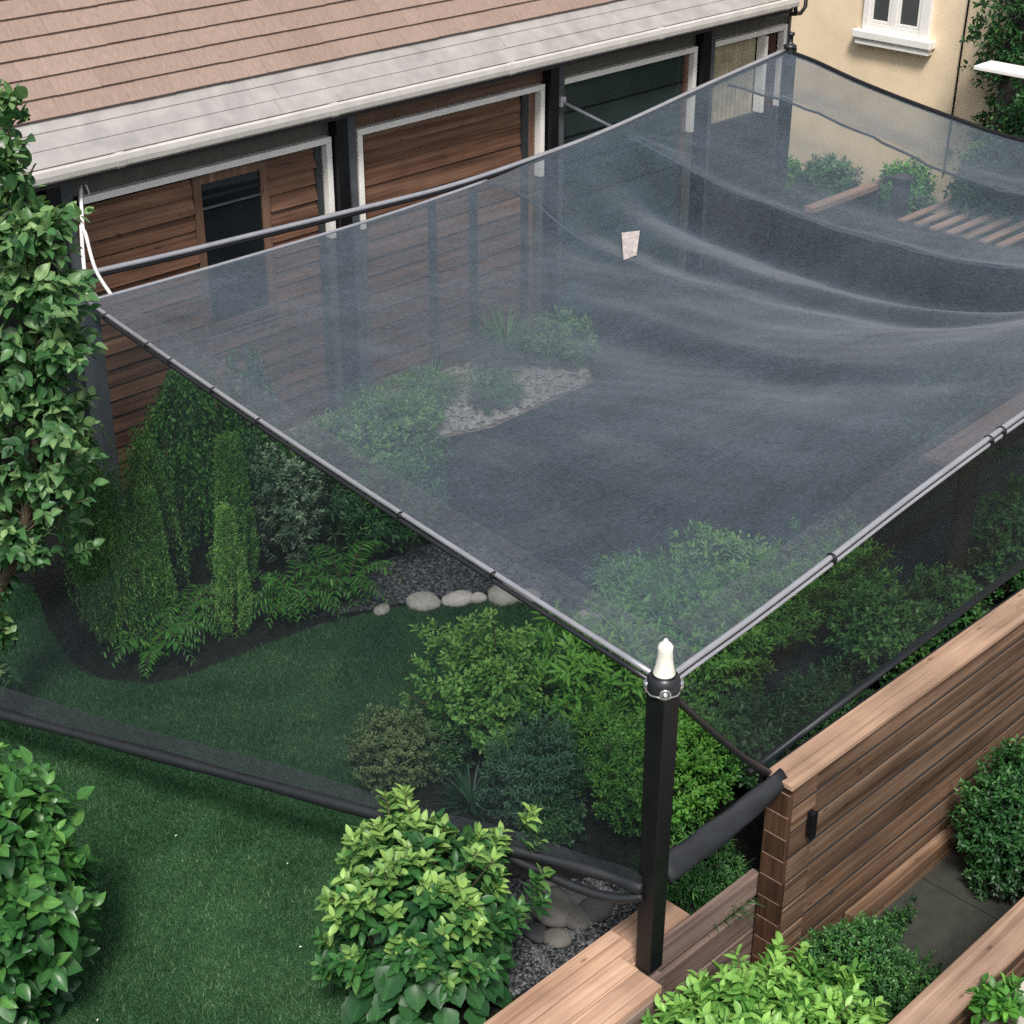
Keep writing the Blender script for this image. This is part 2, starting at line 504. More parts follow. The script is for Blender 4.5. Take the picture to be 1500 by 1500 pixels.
m.hexa([rp(2.6,-0.02,-0.08),rp(17.18,-0.02,-0.08),rp(17.18,2.5,-0.08),rp(2.6,2.5,-0.08)],
       [rp(2.6,-0.02,-0.004),rp(17.18,-0.02,-0.004),rp(17.18,2.5,-0.004),rp(2.6,2.5,-0.004)])
m.build('roof_deck', M['under'], house)
# grey eave sheets between shingles and gutter: three overlapping lengths
m = MB()
e0 = Vector((0, 12.03, 3.335)); e1 = Vector((0, 12.40, 3.655))
for k in range(3):
    a = e0.lerp(e1, k/3); b = e0.lerp(e1, (k+1)/3+0.03)
    up = Vector((0, -0.65, 0.76))
    x = 2.6
    while x < 16.98:
        x1 = min(x + random.uniform(2.6, 4.2), 17.0)
        h0 = 0.012 + random.uniform(0, 0.003)
        m.hexa([(x+.002,*(a)[1:]),(x1-.002,*(a)[1:]),(x1-.002,*(b)[1:]),(x+.002,*(b)[1:])],
               [(x+.002,*(a+up*h0)[1:]),(x1-.002,*(a+up*h0)[1:]),(x1-.002,*(b+up*0.004)[1:]),(x+.002,*(b+up*0.004)[1:])])
        x = x1
m.build('eave_panel', M['eave'], house)
# gutter: half round front lip with joints
m = MB()
prof = [(12.04,3.33),(12.0,3.338),(11.975,3.325),(11.968,3.28),(11.975,3.235),(12.0,3.212),(12.05,3.205)]
x = 2.6
while x < 16.85:
    x1 = min(x+2.35, 16.9)
    n = len(prof); vs = []
    for xx in (x+0.0015, x1-0.0015): vs += [(xx, py_, pz_) for py_, pz_ in prof]
    fs = [(i, i+1, n+i+1, n+i) for i in range(n-1)]
    fs += [tuple(range(n))[::-1], tuple(range(n, 2*n)), (0, n, 2*n-1, n-1)]
    m.add(vs, fs)
    if x1 < 16.8:
        vs = []
        for xx in (x1-0.04, x1+0.04): vs += [(xx, py_+(py_-12.02)*0.12, pz_+(pz_-3.27)*0.1) for py_, pz_ in prof]
        m.add(vs, fs)
    x = x1
m.build('gutter', M['gutter'], house)
m = MB()
m.tube([(16.86,12.0,3.22),(16.95,12.05,3.12),(17.2,12.3,3.05),(17.45,12.42,3.0),(17.6,12.44,2.98),(17.72,12.46,3.04),(17.74,12.46,3.5)], 0.026, 8)
m.build('downpipe', M['black'], house)
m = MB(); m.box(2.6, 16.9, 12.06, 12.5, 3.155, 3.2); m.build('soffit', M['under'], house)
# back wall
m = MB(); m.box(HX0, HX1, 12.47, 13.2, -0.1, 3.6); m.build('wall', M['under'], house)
m = MB(); m.box(HX1+0.003, HX1+0.05, 12.32, 14.6, -0.1, 4.2); m.build('end_wall', M['yellow'] if False else M['olive'], house)
# posts
for x0, x1 in ((9.88,10.02),(12.87,13.0),(15.47,15.62)):
    m = MB(); m.box(x0, x1, 12.27, 12.47, -0.05, 3.16); m.build('post', M['black'], house, 0.004)
    m = MB(); m.box(x1+0.003, x1+0.145, 12.33, 12.47, -0.05, 3.158); m.build('post', M['greypost'], house, 0.004)
m = MB(); m.box(6.72, 6.86, 12.27, 12.47, -0.05, 3.16); m.build('post', M['black'], house, 0.004)
m = MB(); m.box(6.863, 7.0, 12.33, 12.47, -0.05, 3.158); m.build('post', M['greypost'], house, 0.004)
m = MB(); m.box(3.0, 6.70, 12.36, 12.46, -0.05, 3.15); m.build('shade_panel', M['black'], house)  # black panel standing in for the shadowed gap left of the corner post
# headers
for (x0, x1, mt) in ((7.003,9.878,'olive'),(10.168,12.868,'brownboard'),(13.148,15.468,'olive'),(15.768,17.2,'olive')):
    m = MB(); m.box(x0, x1, 12.40, 12.469, 2.925, 3.157); m.build('header_board', M[mt], house)
def lap(x0, x1, z0, z1, hgt, y=12.44, gaps=()):
    m = MB(); z = z0; i = 0
    while z < z1 - 0.02:
        zt = min(z+hgt*random.uniform(0.93, 1.07), z1)
        pop = 0.022 if i in gaps else 0.0
        m.hexa([(x0,y-0.028-pop,z+0.004),(x1,y-0.028-pop,z+0.004),(x1,y,z+0.004),(x0,y,z+0.004)],
               [(x0,y-0.010,zt-0.003),(x1,y-0.010,zt-0.003),(x1,y,zt-0.003),(x0,y,zt-0.003)])
        z = zt; i += 1
    return m
def white_frame(x0, x1, ztop, left=True, right=True, zb=0.02, wd=0.062):
    m = MB(); m.box(x0, x1, 12.33, 12.43, ztop-wd, ztop)
    if left: m.box(x0, x0+wd, 12.332, 12.432, zb, ztop-wd-0.001)
    if right: m.box(x1-wd, x1, 12.332, 12.432, zb, ztop-wd-0.001)
    if zb > 0.5:
        for on, xa in ((left, x0+0.004), (right, x1-wd+0.004)):
            if on:
                k = MB(); k.box(xa, xa+wd-0.008, 12.345, 12.43, 0.0, zb-0.002); k.build('dimmed_trim', M['olive'], house)  # white trim carried on in a dark colour, its dimness behind the net painted in
    return m.build('bay_frame', M['whitepaint'], house, 0.004)
# bay 1: wood siding with a dark window
f1 = white_frame(7.1, 9.86, 2.92, left=False, zb=1.9)
lap(7.0, 8.27, 0.0, 2.83, 0.155, gaps=(13, 16)).build('siding', M['siding'], house)
lap(9.13, 9.70, 0.0, 2.83, 0.155, gaps=(14, 15, 17)).build('siding', M['siding'], house)
lap(8.272, 9.128, 0.0, 1.28, 0.155).build('siding', M['siding'], house)
m = MB(); m.box(9.70, 9.78, 12.40, 12.446, 0.0, 2.84); m.build('trim_board', M['darkpost'], house)
def window(parent, x0, x1, z0, z1, wf, mf, mg, y=12.40, bar=None):
    m = MB()
    m.box(x0, x0+wf, y, y+0.05, z0, z1); m.box(x1-wf, x1, y, y+0.05, z0, z1)
    m.box(x0+wf+.001, x1-wf-.001, y+0.001, y+0.049, z1-wf, z1); m.box(x0+wf+.001, x1-wf-.001, y+0.001, y+0.049, z0, z0+wf)
    f = m.build('window', mf, parent, 0.003)
    m = MB(); m.box(x0+wf+.001, x1-wf-.001, y+0.028, y+0.034, z0+wf+.001, z1-wf-.001); m.build('pane', mg, f)
    if bar:
        m = MB(); m.box(x0+wf+.002, x1-wf-.002, y+0.012, y+0.026, bar, bar+0.018); m.build('glazing_bar', M['greypost'], f)
    return f
M['frame_wood'] = wood('frame_wood', (0.10,0.055,0.036), (0.17,0.10,0.068), (0.25,0.155,0.11), 2)
window(house, 8.275, 9.125, 1.285, 2.83, 0.085, M['frame_wood'], M['glass'], bar=2.5)
# bay 2: wood siding
white_frame(10.19, 12.84, 2.92, zb=1.9)
lap(10.27, 12.55, 0.0, 2.84, 0.19, gaps=(11,)).build('siding', M['siding'], house)
m = MB(); m.box(12.55, 12.65, 12.395, 12.445, 0, 2.84); m.build('trim_board', M['darkpost'], house)
m = MB(); m.box(12.652, 12.758, 12.41, 12.446, 0, 2.84); m.build('trim_board', M['frame_wood'], house)
for xx in (11.15, 11.75):
    m = MB(); m.box(xx, xx+0.09, 12.37, 12.408, 0.0, 2.0); m.build('trim_board', M['darkpost'], house)
# bay 3: dark green glass doors
white_frame(13.15, 15.44, 2.92, left=False, zb=1.9)
m = MB(); m.box(13.15, 15.30, 12.44, 12.455, 0.0, 2.84); gd = m.build('glass_door', M['greenglass'], house)
m = MB()
for z in (0.5, 1.0, 1.5, 1.92, 2.22, 2.5): m.box(13.15, 15.29, 12.431, 12.439, z, z+0.018)
m.build('door_rail', M['black'], gd)
m = MB(); m.box(15.302, 15.362, 12.40, 12.45, 1.55, 2.84); m.build('trim_board', M['brownboard'], house)
# bay 4: curtained window and brown door
f4 = white_frame(15.77, 17.2, 2.92, left=False, zb=1.9)
m = MB(); m.box(15.768, 17.2, 12.36, 12.425, 0.0, 1.895); m.build('apron_board', M['under'], house)
m = MB(); m.box(16.72, 16.775, 12.30, 12.43, 1.9, 2.84); m.build('mullion', M['whitepaint'], f4, 0.003)
# pleated curtain
m = MB(); n = 60; vs = []; fs = []
for i in range(n+1):
    x = 15.77 + i*(0.95)/n; yy = 12.452 + 0.012*math.sin(i*1.15)
    vs += [(x, yy, 0.3), (x, yy, 2.84)]
for i in range(n): fs.append((2*i, 2*i+2, 2*i+3, 2*i+1))
m.add(vs, fs, 0.5, True); m.build('curtain', M['curtain'], house)
m = MB(); m.box(16.777, 17.12, 12.435, 12.465, 0.02, 2.84); m.build('door', M['browndoor'], house)

# ------------------------------------------------------------------ the yellow house behind
yh = empty('yellow_house', (20.0, 12.0, 0), 'pale yellow rendered house with a white casement window', 'house')
m = MB(); m.box(20.0, 20.6, 2.0, 22.0, -0.1, 7.5); m.build('wall', M['yellow'], yh)
m = MB()
wy0, wy1, wz0, wz1 = 11.98, 13.04, 2.36, 3.9
wf = 0.10
m.box(19.93, 20.0, wy0, wy0+wf+.05, wz0, wz1); m.box(19.93, 20.0, wy1-wf, wy1, wz0, wz1)
m.box(19.935, 19.999, wy0+wf+.051, wy1-wf-.001, wz1-wf, wz1); m.box(19.935, 19.999, wy0+wf+.051, wy1-wf-.001, wz0, wz0+wf)
m.box(19.937, 19.999, 12.50, 12.60, wz0+wf+.001, wz1-wf-.001)
win = m.build('window', M['whitepaint'], yh, 0.006)
for a, b in ((wy0+wf+.053, 12.499), (12.601, wy1-wf-.003)):
    m = MB(); t = 0.045
    m.box(19.945, 19.985, a, a+t, wz0+wf+.003, wz1-wf-.003); m.box(19.945, 19.985, b-t, b, wz0+wf+.003, wz1-wf-.003)
    m.box(19.946, 19.984, a+t, b-t, wz0+wf+.003, wz0+wf+t); 
    m.build('sash', M['whitepaint'], win, 0.004)
    m = MB(); m.box(19.965, 19.972, a+t+.001, b-t-.001, wz0+wf+t+.001, wz1-wf-.004); m.build('pane', M['greypane'], win)
m = MB(); m.box(19.84, 19.999, wy0-0.1, wy1+0.1, wz0-0.11, wz0-0.003); m.box(19.87, 19.998, wy0-0.06, wy1+0.06, wz0-0.2, wz0-0.112)
m.build('sill', M['whitepaint'], win, 0.012)
m = MB(); m.tube([(19.975, 11.42, 7.0), (19.975, 11.44, 3.5), (19.97, 11.47, 2.2), (19.97, 11.5, 0.6)], 0.014, 6); m.build('wall_cable', M['black'], yh)

# ------------------------------------------------------------------ canopy frame
fr = empty('canopy_frame', (11.0, 8.0, 0), 'black posts and grey tube rails carrying the shade net', 'frame')
NX, NY = 5.72, 4.575
m = MB(); hw = 0.0575
a = [(NX-hw,NY-hw,0.26),(NX+hw,NY-hw,0.26),(NX+hw,NY+hw,0.26),(NX-hw,NY+hw,0.26)]
hw2 = 0.066
m.hexa(a, [(NX-hw2,NY-hw2,2.22),(NX+hw2,NY-hw2,2.22),(NX+hw2,NY+hw2,2.22),(NX-hw2,NY+hw2,2.22)])
near_post = m.build('post', M['black'], fr, 0.008)
m = MB(); m.lathe((NX,NY,2.2), [(0.062,0),(0.08,0.012),(0.092,0.04),(0.094,0.075),(0.085,0.11),(0.066,0.13),(0.05,0.135)], 24); 
col = m.build('collar', M['blacktube'], near_post)
m = MB(); m.lathe((NX,NY,2.325), [(0.062,0.0),(0.060,0.012),(0.050,0.05),(0.043,0.10),(0.040,0.15),(0.042,0.175),(0.030,0.192),(0.014,0.205),(0.012,0.215),(0.006,0.222)], 24)
m.build('finial', M['whitecap'], near_post)
m = MB()
dv = Vector((-0.70,-0.71,-0.1)).normalized(); c0 = Vector((NX,NY,2.265)) + dv*0.085
m.lathe((0,0,0),[(0.001,0)],3) if False else None
m.tube([c0, c0+dv*0.02, c0+dv*0.021, c0+dv*0.032], [0.016,0.016,0.009,0.009], 12); m.build('bolt', M['steel'], near_post)
ring = [Vector((NX,NY,2.325))+Vector((math.cos(a)*0.064, math.sin(a)*0.064, 0)) for a in np.linspace(0, 2*math.pi, 25)]
m2_ = MB(); m2_.tube(ring, 0.007, 8, cap=False); m2_.build('ring', M['black'], near_post)
ring = [Vector((NX,NY,2.222))+Vector((math.cos(a)*0.083, math.sin(a)*0.083, 0.006*math.sin(6*a))) for a in np.linspace(0, 2*math.pi, 37)]
m2_ = MB(); m2_.tube(ring, 0.008, 8, cap=False); m2_.build('ring', M['chrome'], near_post)
e1_ = Vector((0.71,-0.70,0)); eye = [c0 + dv*0.012 + e1_*(math.cos(a)*0.026) + Vector((0,0,math.sin(a)*0.026)) for a in np.linspace(0, 2*math.pi, 21)]
m2_ = MB(); m2_.tube(eye, 0.0075, 8, cap=False); m2_.build('eye_ring', M['chrome'], near_post)
sd = Vector((0.71,-0.70,0)); 
for s in (-1, 1):
    cc = Vector((NX,NY,2.25)) + sd*0.088*s
    m = MB(); m.tube([cc+Vector((0,0,-0.034)), cc+Vector((0,0,-0.03)), cc+Vector((0,0,0.03)), cc+Vector((0,0,0.034))], [0.012,0.022,0.022,0.012], 12); m.build('bolt', M['chrome'], near_post)
m = MB(); m.box(6.53, 6.67, 11.55, 11.69, -0.02, 2.33); m.build('post', M['greypost'], fr, 0.006)
m = MB(); m.box(16.14, 16.26, 11.5, 11.62, -0.02, 2.90); pf = m.build('post', M['darkpost'], fr, 0.006)
m = MB(); m.lathe((16.2,11.56,2.9), [(0.075,0),(0.08,0.03),(0.05,0.05),(0.03,0.06),(0.03,0.14),(0.045,0.15),(0.045,0.18),(0.01,0.19)], 14); m.build('post_cap', M['blacktube'], pf)
m = MB(); m.box(16.1, 16.22, 4.54, 4.66, -0.6, 2.95); m.build('post', M['darkpost'], fr, 0.006)

# rails
def interp(P, n):
    P = np.array(P, float); d = np.r_[0, np.cumsum(np.linalg.norm(np.diff(P, axis=0), axis=1))]; d /= d[-1]
    return d
NETN = np.array((5.74, 4.66, 2.27)); NETL = np.array((6.60, 11.62, 2.30))
def rail_left(t):           # near post to left post, slight sag
    p = NETN*(1-t) + NETL*t; p = p.copy(); p[2] -= 0.045*math.sin(math.pi*t); return p
rr = [(5.76,4.6,2.26),(5.95,4.6,2.285),(6.5,4.6,2.335),(7.27,4.6,2.425),(8.2,4.6,2.54),(9.41,4.6,2.655),(11,4.6,2.76),(13.5,4.6,2.86),(16.16,4.6,2.92)]
back = [(6.61,11.6,2.30),(7.78,11.6,2.285),(9.34,11.6,2.285),(10.3,11.6,2.305),(11.24,11.6,2.345),(12.02,11.6,2.42),(13.16,11.6,2.505),(14.77,11.6,2.70),(16.18,11.6,2.86)]
pipe = [(6.55,11.72,2.50),(7.5,11.715,2.455),(8.4,11.71,2.425),(9.42,11.70,2.395),(10.8,11.66,2.375),(12.02,11.625,2.435),(13.16,11.62,2.52),(14.77,11.62,2.715),(16.18,11.60,2.88)]
far = [(16.18,11.6,2.86),(16.2,11.2,2.80),(16.2,10.48,2.655),(16.2,9.42,2.50),(16.2,8.42,2.40),(16.2,7.2,2.45),(16.2,6.0,2.63),(16.16,4.6,2.92)]
def curve(P, n):
    return catmull(P, n, False)
railL = [rail_left(t) for t in np.linspace(0, 1, 30)]
m = MB(); m.tube(railL, 0.0175, 10); rl = m.build('rail', M['steel'], fr)
m = MB(); m.tube([p + np.array((-0.022, 0, -0.032)) for p in railL], 0.016, 8); m.build('cord', M['blacktube'], rl)
for t in (0.945, 0.84, 0.785, 0.69, 0.595, 0.34, 0.2):
    p = rail_left(t); d = Vector(NETL-NETN).normalized()
    c = Vector(p)
    m = MB(); m.tube([c-d*0.010+Vector((-.008,0,-.010)), c+d*0.010+Vector((-.008,0,-.010))], 0.030, 10); m.build('clip', M['black'], rl)
railR = curve(rr, 6)
m = MB(); m.tube([p+np.array((0,-0.012,0)) for p in railR], 0.018, 10); r2 = m.build('rail', M['steel'], fr)
m = MB(); m.tube([p+np.array((0,-0.028,-0.036)) for p in railR], 0.012, 8); m.build('cord', M['steel'], r2)
m = MB(); m.tube([p+np.array((0,-0.008,-0.03)) for p in railR], 0.012, 6); m.build('cord', M['black'], r2)
for x, z in ((7.24,2.42),(9.1,2.625),(8.95,2.61)):
    m = MB(); m.tube([(x-0.008,4.585,z-0.012),(x+0.008,4.585,z-0.012)], 0.040, 10); m.build('clip', M['black'], r2)
pp = curve(pipe, 6)
m = MB(); m.tube(pp, 0.024, 10); rb = m.build('rail', M['steel'], fr)
m = MB(); m.tube([p+np.array((0,-0.012,-0.036)) for p in pp], 0.017, 8); m.build('cord', M['black'], rb)
m = MB(); m.tube(curve(back[:5], 6), 0.017, 8); m.build('edge_cord', M['steel'], fr)
m = MB(); m.tube(curve(far, 6), 0.030, 10); m.build('edge_cord', M['black'], fr)
# bracing tube from the house post to the back rail
bq = Vector((13.1,12.33,2.62)); be = Vector((13.22,11.63,2.53))
p1 = Vector(pY(820,148,12.30)); p2 = Vector(pY(900,188,11.62))
m = MB(); m.tube([p1, p2], 0.022, 8); br = m.build('brace_tube', M['greypost'], fr)
m = MB(); m.box(p1.x-0.04, p1.x+0.04, 12.24, 12.325, p1.z-0.05, p1.z+0.05); m.build('bracket', M['steel'], br, 0.004)
# cross cables that lift the net into crests
def net_z(): pass

# ------------------------------------------------------------------ the nets
NU, NV = 260, 190
def resample(P, key, vals):
    C = np.array(curve(P, 10)); k = C[:, key]
    o = np.argsort(k); return np.stack([np.interp(vals, k[o], C[o, i]) for i in range(3)], 1)
us = np.linspace(0, 1, NU); vs_ = np.linspace(0, 1, NV)
C1 = resample(back, 0, 6.61 + us*(16.18-6.61))
C0 = resample(rr, 0, 5.76 + us*(16.16-5.76))
D0 = np.array([rail_left(v) for v in vs_]); 
D1 = resample(far, 1, 4.6 + vs_*(7.0))
C0[0] = D0[0]; C1[0] = D0[-1]; 
U, V_ = np.meshgrid(us, vs_)
S = ((1-V_)[..., None]*C0[None] + V_[..., None]*C1[None] + (1-U)[..., None]*D0[:, None] + U[..., None]*D1[:, None]
     - ((1-U)*(1-V_))[..., None]*C0[0] - (U*(1-V_))[..., None]*C0[-1] - ((1-U)*V_)[..., None]*C1[0] - (U*V_)[..., None]*C1[-1])
X, Y = S[..., 0], S[..., 1]
win_v = np.clip(V_*5, 0, 1)*np.clip((1-V_)*7, 0, 1); win_u = np.clip(U*6, 0, 1)*np.clip((1-U)*8, 0, 1)
sm = lambda a: a*a*(3-2*a)
win_v = sm(win_v); win_u = sm(win_u)
g = lambda s, a, b: np.where(s < 0, np.exp(-(s/a)**2), np.exp(-(s/b)**2))
off = -0.10*np.sin(np.pi*np.clip(U*1.6, 0, 1))*np.sin(np.pi*V_)
# heights measured along the cables (lowest in the middle of the span, like a hanging chain)
def hang(ys, zs): 
    yy = np.linspace(4.6, 11.6, 141); zz = np.interp(yy, ys, zs); k = np.ones(25)/25
    z2 = np.convolve(np.pad(zz, 12, mode='reflect', reflect_type='odd'), k, 'valid'); return np.interp(Y, yy, z2)
Z0 = S[..., 2]
d0 = hang([4.6,6.5,8,9.54,10.3,11,11.6], [2.77,2.42,2.28,2.25,2.27,2.32,2.37]) - hang([4.6,11.6],[2.77,2.37])
d1 = hang([4.6,5.6,6.62,7.66,8.84,9.69,10.59,11.6], [2.85,2.43,2.15,2.05,2.10,2.20,2.34,2.53]) - hang([4.6,11.6],[2.85,2.53])
d2 = hang([4.6,5.5,6.5,7.69,8.48,9.33,10.24,11.6], [2.90,2.52,2.27,2.13,2.16,2.30,2.48,2.75]) - hang([4.6,11.6],[2.90,2.75])
def wx(xa, xb, xc): return np.where(X < xb, np.clip((X-xa)/(xb-xa), 0, 1), np.clip((xc-X)/(xc-xb), 0, 1))
d3 = np.interp(Y, D1[:, 1], D1[:, 2]) - np.interp(Y, [4.6, 11.6], [2.92, 2.86])
lin = Z0 - U*d3                                   # the ruled part of the net without the far edge's own sag
off += wx(7.6, 11.2, 13.15)*d0 + wx(11.2, 13.15, 15.0)*d1 + wx(13.15, 15.0, 16.2)*d2 + np.clip((X-15.0)/1.2, 0, 1)*d3
S[..., 2] = lin
def ridge(s, A, a, rec, back=0.5, bw=0.6):
    near = (1-np.exp(-(s/a)**2))*np.exp(-np.clip(-s-a, 0, 9)/rec)
    farr = back*(1-np.exp(-(s/bw)**2))*np.exp(-np.clip(s-bw, 0, 9)/rec)
    return -A*np.where(s < 0, near, farr)
wu = 1-sm(np.clip((U-0.90)/0.09, 0, 1))
Xc = 13.15 + 0.05*np.sin(Y*1.1)
s = X - Xc
wv = sm(np.clip((1-V_)*5, 0, 1))*sm(np.clip(V_*3, 0, 1))*wu
off += wv*ridge(s, 0.50, 0.30, 0.95, 0.20, 0.9)
off += wu*0.03*np.exp(-(s/0.12)**2)*sm(np.clip((1-V_)*16, 0, 1))*sm(np.clip(V_*5, 0, 1))
Xc2 = 15.0 + 0.06*np.sin(Y*1.4)
s2 = X - Xc2
off += wv*(0.13*g(s2, 0.20, 0.5)) + wu*0.02*np.exp(-(s2/0.09)**2)*sm(np.clip((1-V_)*16, 0, 1))
Xc0 = 11.24 - 0.03*(11.6-Y)
off += 0.07*g(X-Xc0, 0.18, 0.4)*sm(np.clip((Y-8.2)/2.2, 0, 1))*np.clip((1-V_)*20, 0, 1)
# softer swells nearer the rail
Xs = 11.9 + 0.35*((Y-8.6)/2.8)**2*np.sign(1) - 0.05*np.sin(Y*2)
off += wv*ridge(X-Xs, 0.18, 0.36, 0.8, 0.2, 0.7)*sm(np.clip((11.2-Y)/1.2, 0, 1))
Xs = 9.95 + 0.10*(Y-7.8)**2*0.35 + 0.06*np.sin(Y*1.7)
off += wv*ridge(X-Xs, 0.14, 0.36, 0.8, 0.2, 0.7)*sm(np.clip((9.6-Y)/1.5, 0, 1))
off += win_v*win_u*(0.012*np.sin(X*3.3+1.3*np.sin(Y*1.3)+.4*Y)*np.clip((X-8)/3, 0, 1) + 0.006*np.sin(X*7.3-Y*2.6+2+1.5*np.sin(Y*1.9+X)) + 0.005*np.sin(Y*5.1+X*2.3+2*np.sin(X*1.7)) + 0.0012*np.sin(X*19+Y*6+3*np.sin(Y*2.2+X)))
# pulled wrinkles from the corners
for (cx, cy) in ((5.74,4.66),(6.6,11.6),(13.16,11.6)):
    dx, dy = X-cx, Y-cy; rr_ = np.hypot(dx, dy); an = np.arctan2(dy, dx)
    off += 0.016*np.sin(an*17+1.0)*np.exp(-(rr_/0.8)**2)*np.clip(rr_*5, 0, 1)*win_v
# stitched hems a hand inside the rails
S[..., 2] += off
def grid_faces(nv, nu):
    i = np.arange(nv-1)[:, None]*nu + np.arange(nu-1)[None]; i = i.ravel()
    return np.stack([i, i+1, i+nu+1, i+nu], 1)
rn = np_mesh('roof_net', S.reshape(-1, 3), grid_faces(NV, NU), M['roofnet'], smooth=True)
tag(rn, 'large dark grey shade net stretched like a roof over the garden', 'shade net')
b1 = S[:, :int(NU*0.032)].copy(); b1[..., 2] += 0.006
np_mesh('hem_band', b1.reshape(-1, 3), grid_faces(*b1.shape[:2]), M['hemnet'], rn, smooth=True)
b2 = S[:int(NV*0.05), 9:].copy(); b2[..., 2] += 0.008
np_mesh('hem_band', b2.reshape(-1, 3), grid_faces(*b2.shape[:2]), M['hemnet'], rn, smooth=True)
# cables under the crests
for Xf, nm in ((Xc, 1), (Xc2, 2), (Xc0, 0)):
    pts = []
    for j in range(6, NV-1, 4):
        if nm == 0 and S[j, 0, 1] < 8.6: continue
        i = int(np.argmin(np.abs(S[j, :, 0]-Xf[j]))); pts.append(S[j, i]-np.array((0, 0, 0.016)))
    m = MB(); m.tube(pts, 0.014, 6); m.build('cross_cable', M['greypost'], fr)
# pale patch sewn on the net
def net_at(x, y):
    k = np.argmin((S[..., 0]-x)**2 + (S[..., 1]-y)**2); return S.reshape(-1, 3)[k]
pv = []
def net_pick(px, py):
    d = np.array(ray(px, py)); d /= np.linalg.norm(d); W = S.reshape(-1, 3)-np.array((0, 0, H))
    pr = W@d; return S.reshape(-1, 3)[np.argmin(((W-pr[:, None]*d)**2).sum(1))]
M['patch'] = plain('pale_patch', (0.42,0.37,0.345), 0.8, var=0.3, vscale=20)
for q in ((912, 345), (937, 339), (934, 376), (914, 383)):
    q = net_pick(*q); pv.append((q[0], q[1], q[2]+0.015))
m = MB(); m.add(pv, [(0,1,2,3)]); po = m.build('patch', M['patch'], rn)
sol = po.modifiers.new('thick', 'SOLIDIFY'); sol.thickness = 0.004

# left side net: from the left rail down and out to a rolled hem
hemc = [(5.66,4.60,0.87),(5.56,5.0,0.845),(5.24,5.89,0.79),(4.71,7.56,0.65),(4.17,9.27,0.50),(4.06,9.62,0.475)]
Hc = np.array(curve(hemc, 12)); 
tt = np.linspace(0, 1, len(Hc)); NS = 120; NW = 70
ts = np.linspace(0, 1, NS)
Hs = np.stack([np.interp(ts, tt, Hc[:, i]) for i in range(3)], 1)
Ts = np.array([rail_left(t) for t in ts])
ws = np.linspace(0, 1, NW)
G = (1-ws)[:, None, None]*Ts[None] + ws[:, None, None]*Hs[None]
WW, TT = np.meshgrid(ws, ts, indexing='ij')
bill = 0.10*np.sin(np.pi*WW)*np.sin(np.pi*TT) + 0.012*np.sin(TT*40+WW*5)*WW*np.sin(np.pi*WW)
G[..., 0] += bill*0.8; G[..., 2] -= bill*0.5
sn1 = np_mesh('side_net', G.reshape(-1, 3), grid_faces(NW, NS), M['sidenet'], smooth=True)
tag(sn1, 'dark see-through net flaring from the left rail over the lawn', 'side net', 'side nets below the rails')
hm = MB()
hp = [Vector(p) for p in Hs]
hr = [0.039 + 0.012*math.sin(i*0.35)*0.4 for i in range(len(hp))]
hm.tube(hp, hr, 12)
hm.build('rolled_hem', M['hemroll'], sn1)
k0 = NW-5
wr = G[k0:].copy(); nn = wr.shape[0]
for a in range(nn):
    wr[a, :, 2] += 0.012 + 0.012*np.sin(ts*26+a*0.5); wr[a, :, 0] -= 0.012
np_mesh('gathered_band', wr.reshape(-1, 3), grid_faces(nn, NS), M['hemgather'], sn1, smooth=True)
# second loose roll of net near the post
lp = []
for i, t in enumerate(np.linspace(0, 0.32, 26)):
    p = np.array([np.interp(t, ts, Hs[:, k]) for k in range(3)])
    d = 0.10*math.sin(math.pi*min(1, (t)/0.32))
    lp.append(p + np.array((-0.06*math.sin(math.pi*t/0.32), 0, -0.055-d*0.55)))
m = MB(); m.tube(lp, [0.03]*len(lp), 10); m.build('loose_roll', M['hemroll'], sn1)

# right side net: from the right rail down to the bar behind the fence
NS = 150
tx = np.linspace(0, 1, NS)
Tr = resample(rr, 0, 5.86 + tx*(16.1-5.86)); Tr[:, 2] -= 0.02
edge = catmull([(5.83,4.58,2.12),(6.05,4.57,1.86),(6.45,4.57,1.42),(6.82,4.60,1.06)], 8, False)
Bx = np.r_[np.linspace(5.84, 6.82, 40), np.linspace(6.9, 16.1, NS-40)]
ee = np.array(edge)
Bz = np.where(Bx < 6.82, np.interp(Bx, ee[:, 0], ee[:, 2]), 1.05 + (Bx-6.82)*0.045)
By = np.where(Bx < 6.82, 4.58, 4.68)
By = np.convolve(np.pad(By, 6, mode='edge'), np.ones(13)/13, 'valid')
Tx = np.interp(np.linspace(0,1,NS), np.linspace(0,1,NS), Bx)
Tr = resample(rr, 0, np.clip(Bx + 0.05, 5.86, 16.1)); Tr[:, 2] -= 0.02
Bs = np.stack([Bx, By, Bz], 1)
ws = np.linspace(0, 1, 50)
G2 = (1-ws)[:, None, None]*Tr[None] + ws[:, None, None]*Bs[None]
WW, XX = np.meshgrid(ws, Bx, indexing='ij')
G2[..., 1] += (0.09*np.sin(np.pi*WW) + 0.03*np.sin(WW*9+XX*1.3)*np.sin(np.pi*WW) + 0.018*np.sin(WW*19-XX*2.2)*np.sin(np.pi*WW))*np.clip((XX-5.9)*1.5, 0, 1)
sn2 = np_mesh('side_net', G2.reshape(-1, 3), grid_faces(50, NS), M['sidenet'], smooth=True)
tag(sn2, 'dark rippled net hanging from the right rail behind the wooden fence', 'side net', 'side nets below the rails')
m = MB(); m.tube(edge, [0.022]*(len(edge)-6)+[0.03]*6, 8); m.build('edge_cord', M['blacktube'], sn2)
